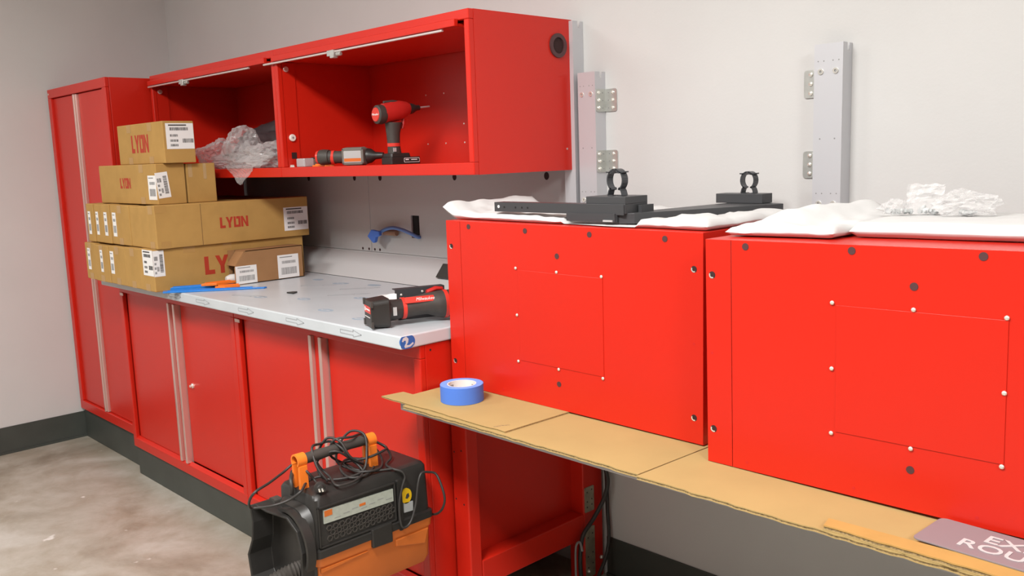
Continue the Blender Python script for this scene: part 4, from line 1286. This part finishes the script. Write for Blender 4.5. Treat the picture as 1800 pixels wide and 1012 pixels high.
# paper
o = MB()
vs, fs = [], []
for i in range(9):
    for j in range(9):
        s, q = i / 8, j / 8
        p = axis(-.01 + .060 * s, .003 + .085 * q + .004 * noise.noise(Vector((s * 3, q * 3, 1))), -.052 - .010 * math.sin(math.pi * s) - .004 * q)
        vs.append(p)
for lay in (0, 1):
    for i in range(8):
        for j in range(8):
            pass
for i in range(8):
    for j in range(8):
        a = i * 9 + j
        fs.append((a, a + 1, a + 10, a + 9))
o = MB().add(vs, fs).build('paper_sheet', 'paper_white', None)
tag(o, 'curled white paper scrap between the drill and the black angle plate', 'paper')

# ------------------------------------------------------------------ vacuum cleaner
vx0, vx1, vy0, vy1 = 3.070, 3.280, -1.165, -.765
vb, vm, vt = .325, .466, .632
o = thing('crate', 'low black crate that lifts the vacuum off the floor', 'crate', (3.17, -1.05, 0))
mb = MB().box(3.09, 3.26, -1.16, -.95, .0005, .02)
for a, b, c, d in ((3.09, 3.26, -1.16, -1.15), (3.09, 3.26, -.96, -.95), (3.09, 3.10, -1.15, -.96), (3.25, 3.26, -1.15, -.96)):
    mb.box(a, b, c, d, .02, .324)
mb.build('crate_body', 'black_plastic', o, bevel=.003)
v = thing('shop_vacuum', 'orange and black toolbox shop vacuum with its cord wound on top', 'vacuum', (3.175, -.965, .325))
def rrect(x0, x1, y0, y1, z, r, n=4):
    out = []
    for (ca, cb, s) in ((x1 - r, y1 - r, 0), (x0 + r, y1 - r, 1), (x0 + r, y0 + r, 2), (x1 - r, y0 + r, 3)):
        for k in range(n + 1):
            tt = (s + k / n) * math.pi / 2
            out.append(Vector((ca + r * math.cos(tt), cb + r * math.sin(tt), z)))
    return out
def loft(levels):
    return MB().rings([rrect(vx0 + i, vx1 - i, vy0 + i, vy1 - i, z, r) for i, z, r in levels])
tank = loft([(.022, vb, .015), (.014, vb + .02, .016), (.010, vm - .030, .016), (.006, vm - .028, .016), (.004, vm - .004, .016)]).build('tank', 'orange_plastic', v, smooth=35)
fv = RIGHT(vx1, 0, 0)
# moulded panels of the tank
MB().prism(fv, [(vy0 + .015, vb + .095), (-1.0, vb + .105), (-1.0, vm - .034), (vy0 + .015, vm - .034)], -.014, -.006).prism(fv, [(-.905, vb + .085), (-.80, vb + .06), (-.785, vm - .034), (-.905, vm - .034)], -.014, -.006).build_each('tank_panel', 'orange_plastic', tank, bevel=.004)
lid = loft([(.0, vm - .003, .018), (.001, vm + .016, .018), (.008, vm + .020, .018), (.012, vt - .014, .018), (.018, vt - .004, .018), (.028, vt, .016)]).build('lid', 'black_plastic', v, smooth=35)
face = -.008
# face frame, label, vent
mb = MB()
fr0, fr1, fz0, fz1 = -1.150, -.897, .487, .602
mb.plate(fv, fr0, fr1, fz1 - .006, fz1, face - .004, face + .004).plate(fv, fr0, fr0 + .006, fz0, fz1, face - .004, face + .004).plate(fv, fr1 - .006, fr1, fz0, fz1, face - .004, face + .004).plate(fv, fr0, fr1, fz0, fz0 + .006, face - .004, face + .004)
mb.build('vent_surround', 'black_plastic', lid, bevel=.002)
lb = MB().prism(fv, [(-1.132, .553), (-.906, .548), (-.906, .584), (-1.132, .590)], face - .004, face + .002).build('rating_label', 'plate_pale_green', lid)
MB().plate(fv, -1.130, -1.106, .572, .588, face + .002, face + .0026).plate(fv, -1.02, -1.0, .567, .574, face + .002, face + .0026).build_each('warning_mark', 'orange_plastic', lb)
mb = MB()
for k in range(7):
    mb.plate(fv, -1.10 + .028 * k, -1.08 + .028 * k, .559 + .004 * (k % 3), .5605 + .004 * (k % 3), face + .002, face + .0024)
mb.build('label_print', 'ink_grey', lb, kind='stuff')
vent = MB().plate(fv, -1.128, -.905, .500, .546, face - .006, face - .0025).build('vent_back', 'black_void', lid)
mb = MB()
for r in range(3):
    for k in range(11):
        a = -1.117 + k * .0198 + (.0099 if r % 2 else 0)
        mb.ring(FR(fv(0, 0, 0), Y, Z), a, .508 + r * .0145, .0062, .0094, face - .0025, face + .002, 6)
mb.build('vent_honeycomb', 'dark_grip', vent, kind='stuff')
# strap groove, sticker, tag, latch
MB().rbox(fv, -.893, -.878, .455, .605, face - .006, face + .006, .005, 3).build('strap_rib', 'black_plastic', lid)
st = MB().disc(fv, -.860, .549, .0185, .0225, face - .004, face + .0015, 24).build('warning_sticker', 'sticker_yellow', lid)
MB().prism(fv, [(-.864, .543), (-.860, .554), (-.852, .556), (-.850, .546), (-.857, .540)], face + .0015, face + .002).build('sticker_pictogram', 'ink_black', st)
MB().prism(fv, [(-.871, .502), (-.839, .500), (-.838, .528), (-.871, .531)], face - .004, face + .0015).build('data_tag', 'silver_plastic', lid)
MB().prism(fv, [(-.990, .438), (-.922, .436), (-.922, .494), (-.990, .492)], -.008, .005).build('latch', 'black_plastic', v, bevel=.003)
# recessed rim between lid and tank
# end face: port housing with scoop and hose
fe = FRONT(0, vy0, 0)
MB().rbox(fe, 3.085, 3.262, .372, .600, -.010, .012, .05, 8, .008).build('end_plate', 'black_plastic', v, smooth=35)
MB().ring(fe, 3.19, .49, .090, .100, .006, .030, 36, math.radians(-30), math.radians(120)).build('port_rim', 'black_plastic', v, smooth=40)
MB().rbox(fe, 3.088, 3.118, .562, .596, .0, .022, .006, 3).build('switch', 'dark_grip', v)
# duct-shaped hose pocket standing out of the end
outl = [(3.074, .585), (3.095, .592), (3.130, .580), (3.200, .572), (3.248, .545), (3.266, .490), (3.258, .410), (3.225, .365), (3.150, .345), (3.085, .345), (3.060, .375), (3.054, .440), (3.072, .485), (3.078, .540)]
cx_, cz_ = 3.15, .465
inner = [(cx_ + (a_ - cx_) * .93, cz_ + (b_ - cz_) * .95) for a_, b_ in outl]
def duct_y(a_, b_):
    return vy0 - .035 - .055 * max(0.0, (3.20 - a_) / .17)
secs = [[Vector((a_, vy0 + .004, b_)) for a_, b_ in outl], [Vector((a_, duct_y(a_, b_), b_)) for a_, b_ in outl], [Vector((a_, duct_y(a_, b_), b_)) for a_, b_ in inner], [Vector((a_, vy0 - .012, b_)) for a_, b_ in inner]]
n = len(outl)
fs = [tuple(3 * n + i for i in range(n)), tuple(range(n - 1, -1, -1))]
for k in range(3):
    for i in range(n):
        j = (i + 1) % n
        fs.append((k * n + i, k * n + j, (k + 1) * n + j, (k + 1) * n + i))
MB().add([p for q in secs for p in q], fs).build('hose_pocket', 'black_plastic', v, bevel=.002)
hp = spline([(3.225, vy0 - .012, .43), (3.215, vy0 - .05, .425), (3.18, vy0 - .095, .395), (3.12, vy0 - .13, .355), (3.06, vy0 - .14, .33)], 12)
mb = MB()
secs = []
for i, p in enumerate(hp):
    q = hp[min(i + 1, len(hp) - 1)] - hp[max(i - 1, 0)]
    q.normalize()
    s1 = q.orthogonal().normalized()
    s2 = q.cross(s1)
    r = .019 if i % 2 else .0235
    secs.append(oval(p, s1, s2, r, r, 16))
mb.rings(secs).build('hose', 'dark_grip', v, smooth=60)
# handle with orange posts
MB().turned((3.172, -1.125, .706), (0, 1, .02), [(0, .0125), (.01, .0145), (.05, .0155), (.08, .0135), (.115, .0155), (.15, .0135), (.185, .0155), (.235, .0135)], 16).build('handle_grip', 'dark_grip', v, smooth=45)
for yy, zt in ((-1.135, .728), (-.907, .732)):
    fh = FR((3.172, yy, 0), X, Z)
    mb = MB().ring(fh, 0, .706, .0150, .0195, -.014, .014, 18, math.radians(-40), math.radians(220))
    mb.prism(fh, [(.0125, .695), (.019, .693), (.022, .630), (.010, .630)], -.012, .012).prism(fh, [(-.0125, .695), (-.019, .693), (-.022, .630), (-.010, .630)], -.012, .012)
    mb.build('handle_post', 'orange_bright', v, smooth=40)
cordpts = [(3.276, -1.126, 0.644), (3.204, -1.109, 0.648), (3.196, -1.125, 0.675), (3.146, -1.132, 0.69), (3.139, -1.167, 0.673), (3.178, -1.229, 0.672), (3.205, -1.284, 0.67), (3.181, -1.291, 0.642), (3.141, -1.271, 0.606), (3.143, -1.252, 0.6), (3.185, -1.23, 0.61), (3.205, -1.19, 0.62), (3.225, -1.165, 0.642), (3.185, -1.122, 0.646), (3.205, -1.088, 0.656), (3.224, -1.084, 0.646), (3.203, -1.1, 0.685), (3.166, -1.09, 0.728), (3.145, -1.052, 0.725), (3.155, -1.024, 0.727), (3.197, -1.016, 0.715), (3.204, -0.995, 0.681), (3.20, -0.956, 0.642), (3.242, -0.983, 0.642), (3.266, -1.022, 0.640), (3.268, -1.062, 0.640), (3.258, -1.08, 0.642), (3.20, -1.061, 0.646), (3.146, -1.058, 0.66), (3.150, -1.063, 0.684), (3.199, -1.037, 0.712), (3.205, -0.983, 0.669), (3.228, -0.972, 0.642), (3.149, -0.975, 0.646), (3.145, -1.021, 0.684), (3.175, -1.025, 0.735), (3.185, -0.974, 0.734), (3.141, -0.907, 0.715), (3.140, -0.868, 0.667), (3.186, -0.876, 0.645), (3.241, -0.921, 0.642), (3.248, -0.965, 0.646), (3.217, -0.99, 0.646), (3.15, -0.982, 0.652), (3.205, -0.94, 0.668), (3.205, -0.880, 0.675), (3.166, -0.847, 0.669), (3.145, -0.872, 0.688), (3.155, -0.839, 0.662), (3.197, -0.852, 0.645), (3.225, -0.890, 0.640), (3.262, -0.893, 0.636), (3.279, -0.876, 0.628), (3.283, -0.869, 0.61), (3.282, -0.880, 0.583), (3.283, -0.894, 0.532), (3.289, -0.893, 0.473), (3.290, -0.866, 0.473), (3.288, -0.841, 0.517), (3.284, -0.825, 0.577), (3.281, -0.808, 0.604), (3.279, -0.779, 0.599), (3.285, -0.760, 0.59), (3.302, -0.757, 0.565), (3.318, -0.757, 0.523), (3.303, -0.757, 0.485), (3.27, -0.757, 0.461), (3.222, -0.757, 0.452)]
MB().tube(cordpts, .0036, 7, 5).build('power_cord', 'rubber_black', v, smooth=60)
MB().tube([(3.262, -.893, .637), (3.225, -.960, .640), (3.150, -1.000, .655), (3.135, -.985, .700), (3.150, -.955, .738), (3.190, -.935, .733), (3.213, -.945, .690), (3.235, -.975, .648), (3.225, -1.040, .640), (3.180, -1.075, .645), (3.140, -1.060, .690), (3.152, -1.035, .737), (3.190, -1.015, .732), (3.212, -1.000, .690), (3.205, -.955, .655), (3.150, -.925, .648), (3.130, -.960, .652), (3.175, -1.010, .650), (3.235, -1.020, .640), (3.250, -.975, .640), (3.215, -.925, .640)], .0036, 7, 6).build('cord_loop', 'rubber_black', v, smooth=60)
plug = MB().turned((3.235, -1.118, .652), (.8, -.35, -.1), [(0, .006), (.006, .009), (.020, .010), (.022, .016), (.027, .016), (.029, .010), (.036, .009)], 14).build('cord_plug', 'rubber_black', v, smooth=40)
pd = Vector((.8, -.35, -.1)).normalized()
ps = pd.cross(Z).normalized()
mb = MB()
p_ = Vector((3.235, -1.118, .652)) + pd * .036
for s in (-.004, .004):
    mb.turned(p_ + ps * s, pd, [(0, .0024), (.012, .0024)], 8)
mb.build_each('plug_pins', 'screw_bright', plug)
MB().tube([(3.14, -1.14, .668), (3.175, -1.165, .66), (3.185, -1.17, .64), (3.175, -1.166, .622), (3.15, -1.15, .640), (3.14, -1.14, .668)], .0055, 8, 6).build('cord_strap', 'rubber_black', v, smooth=60)
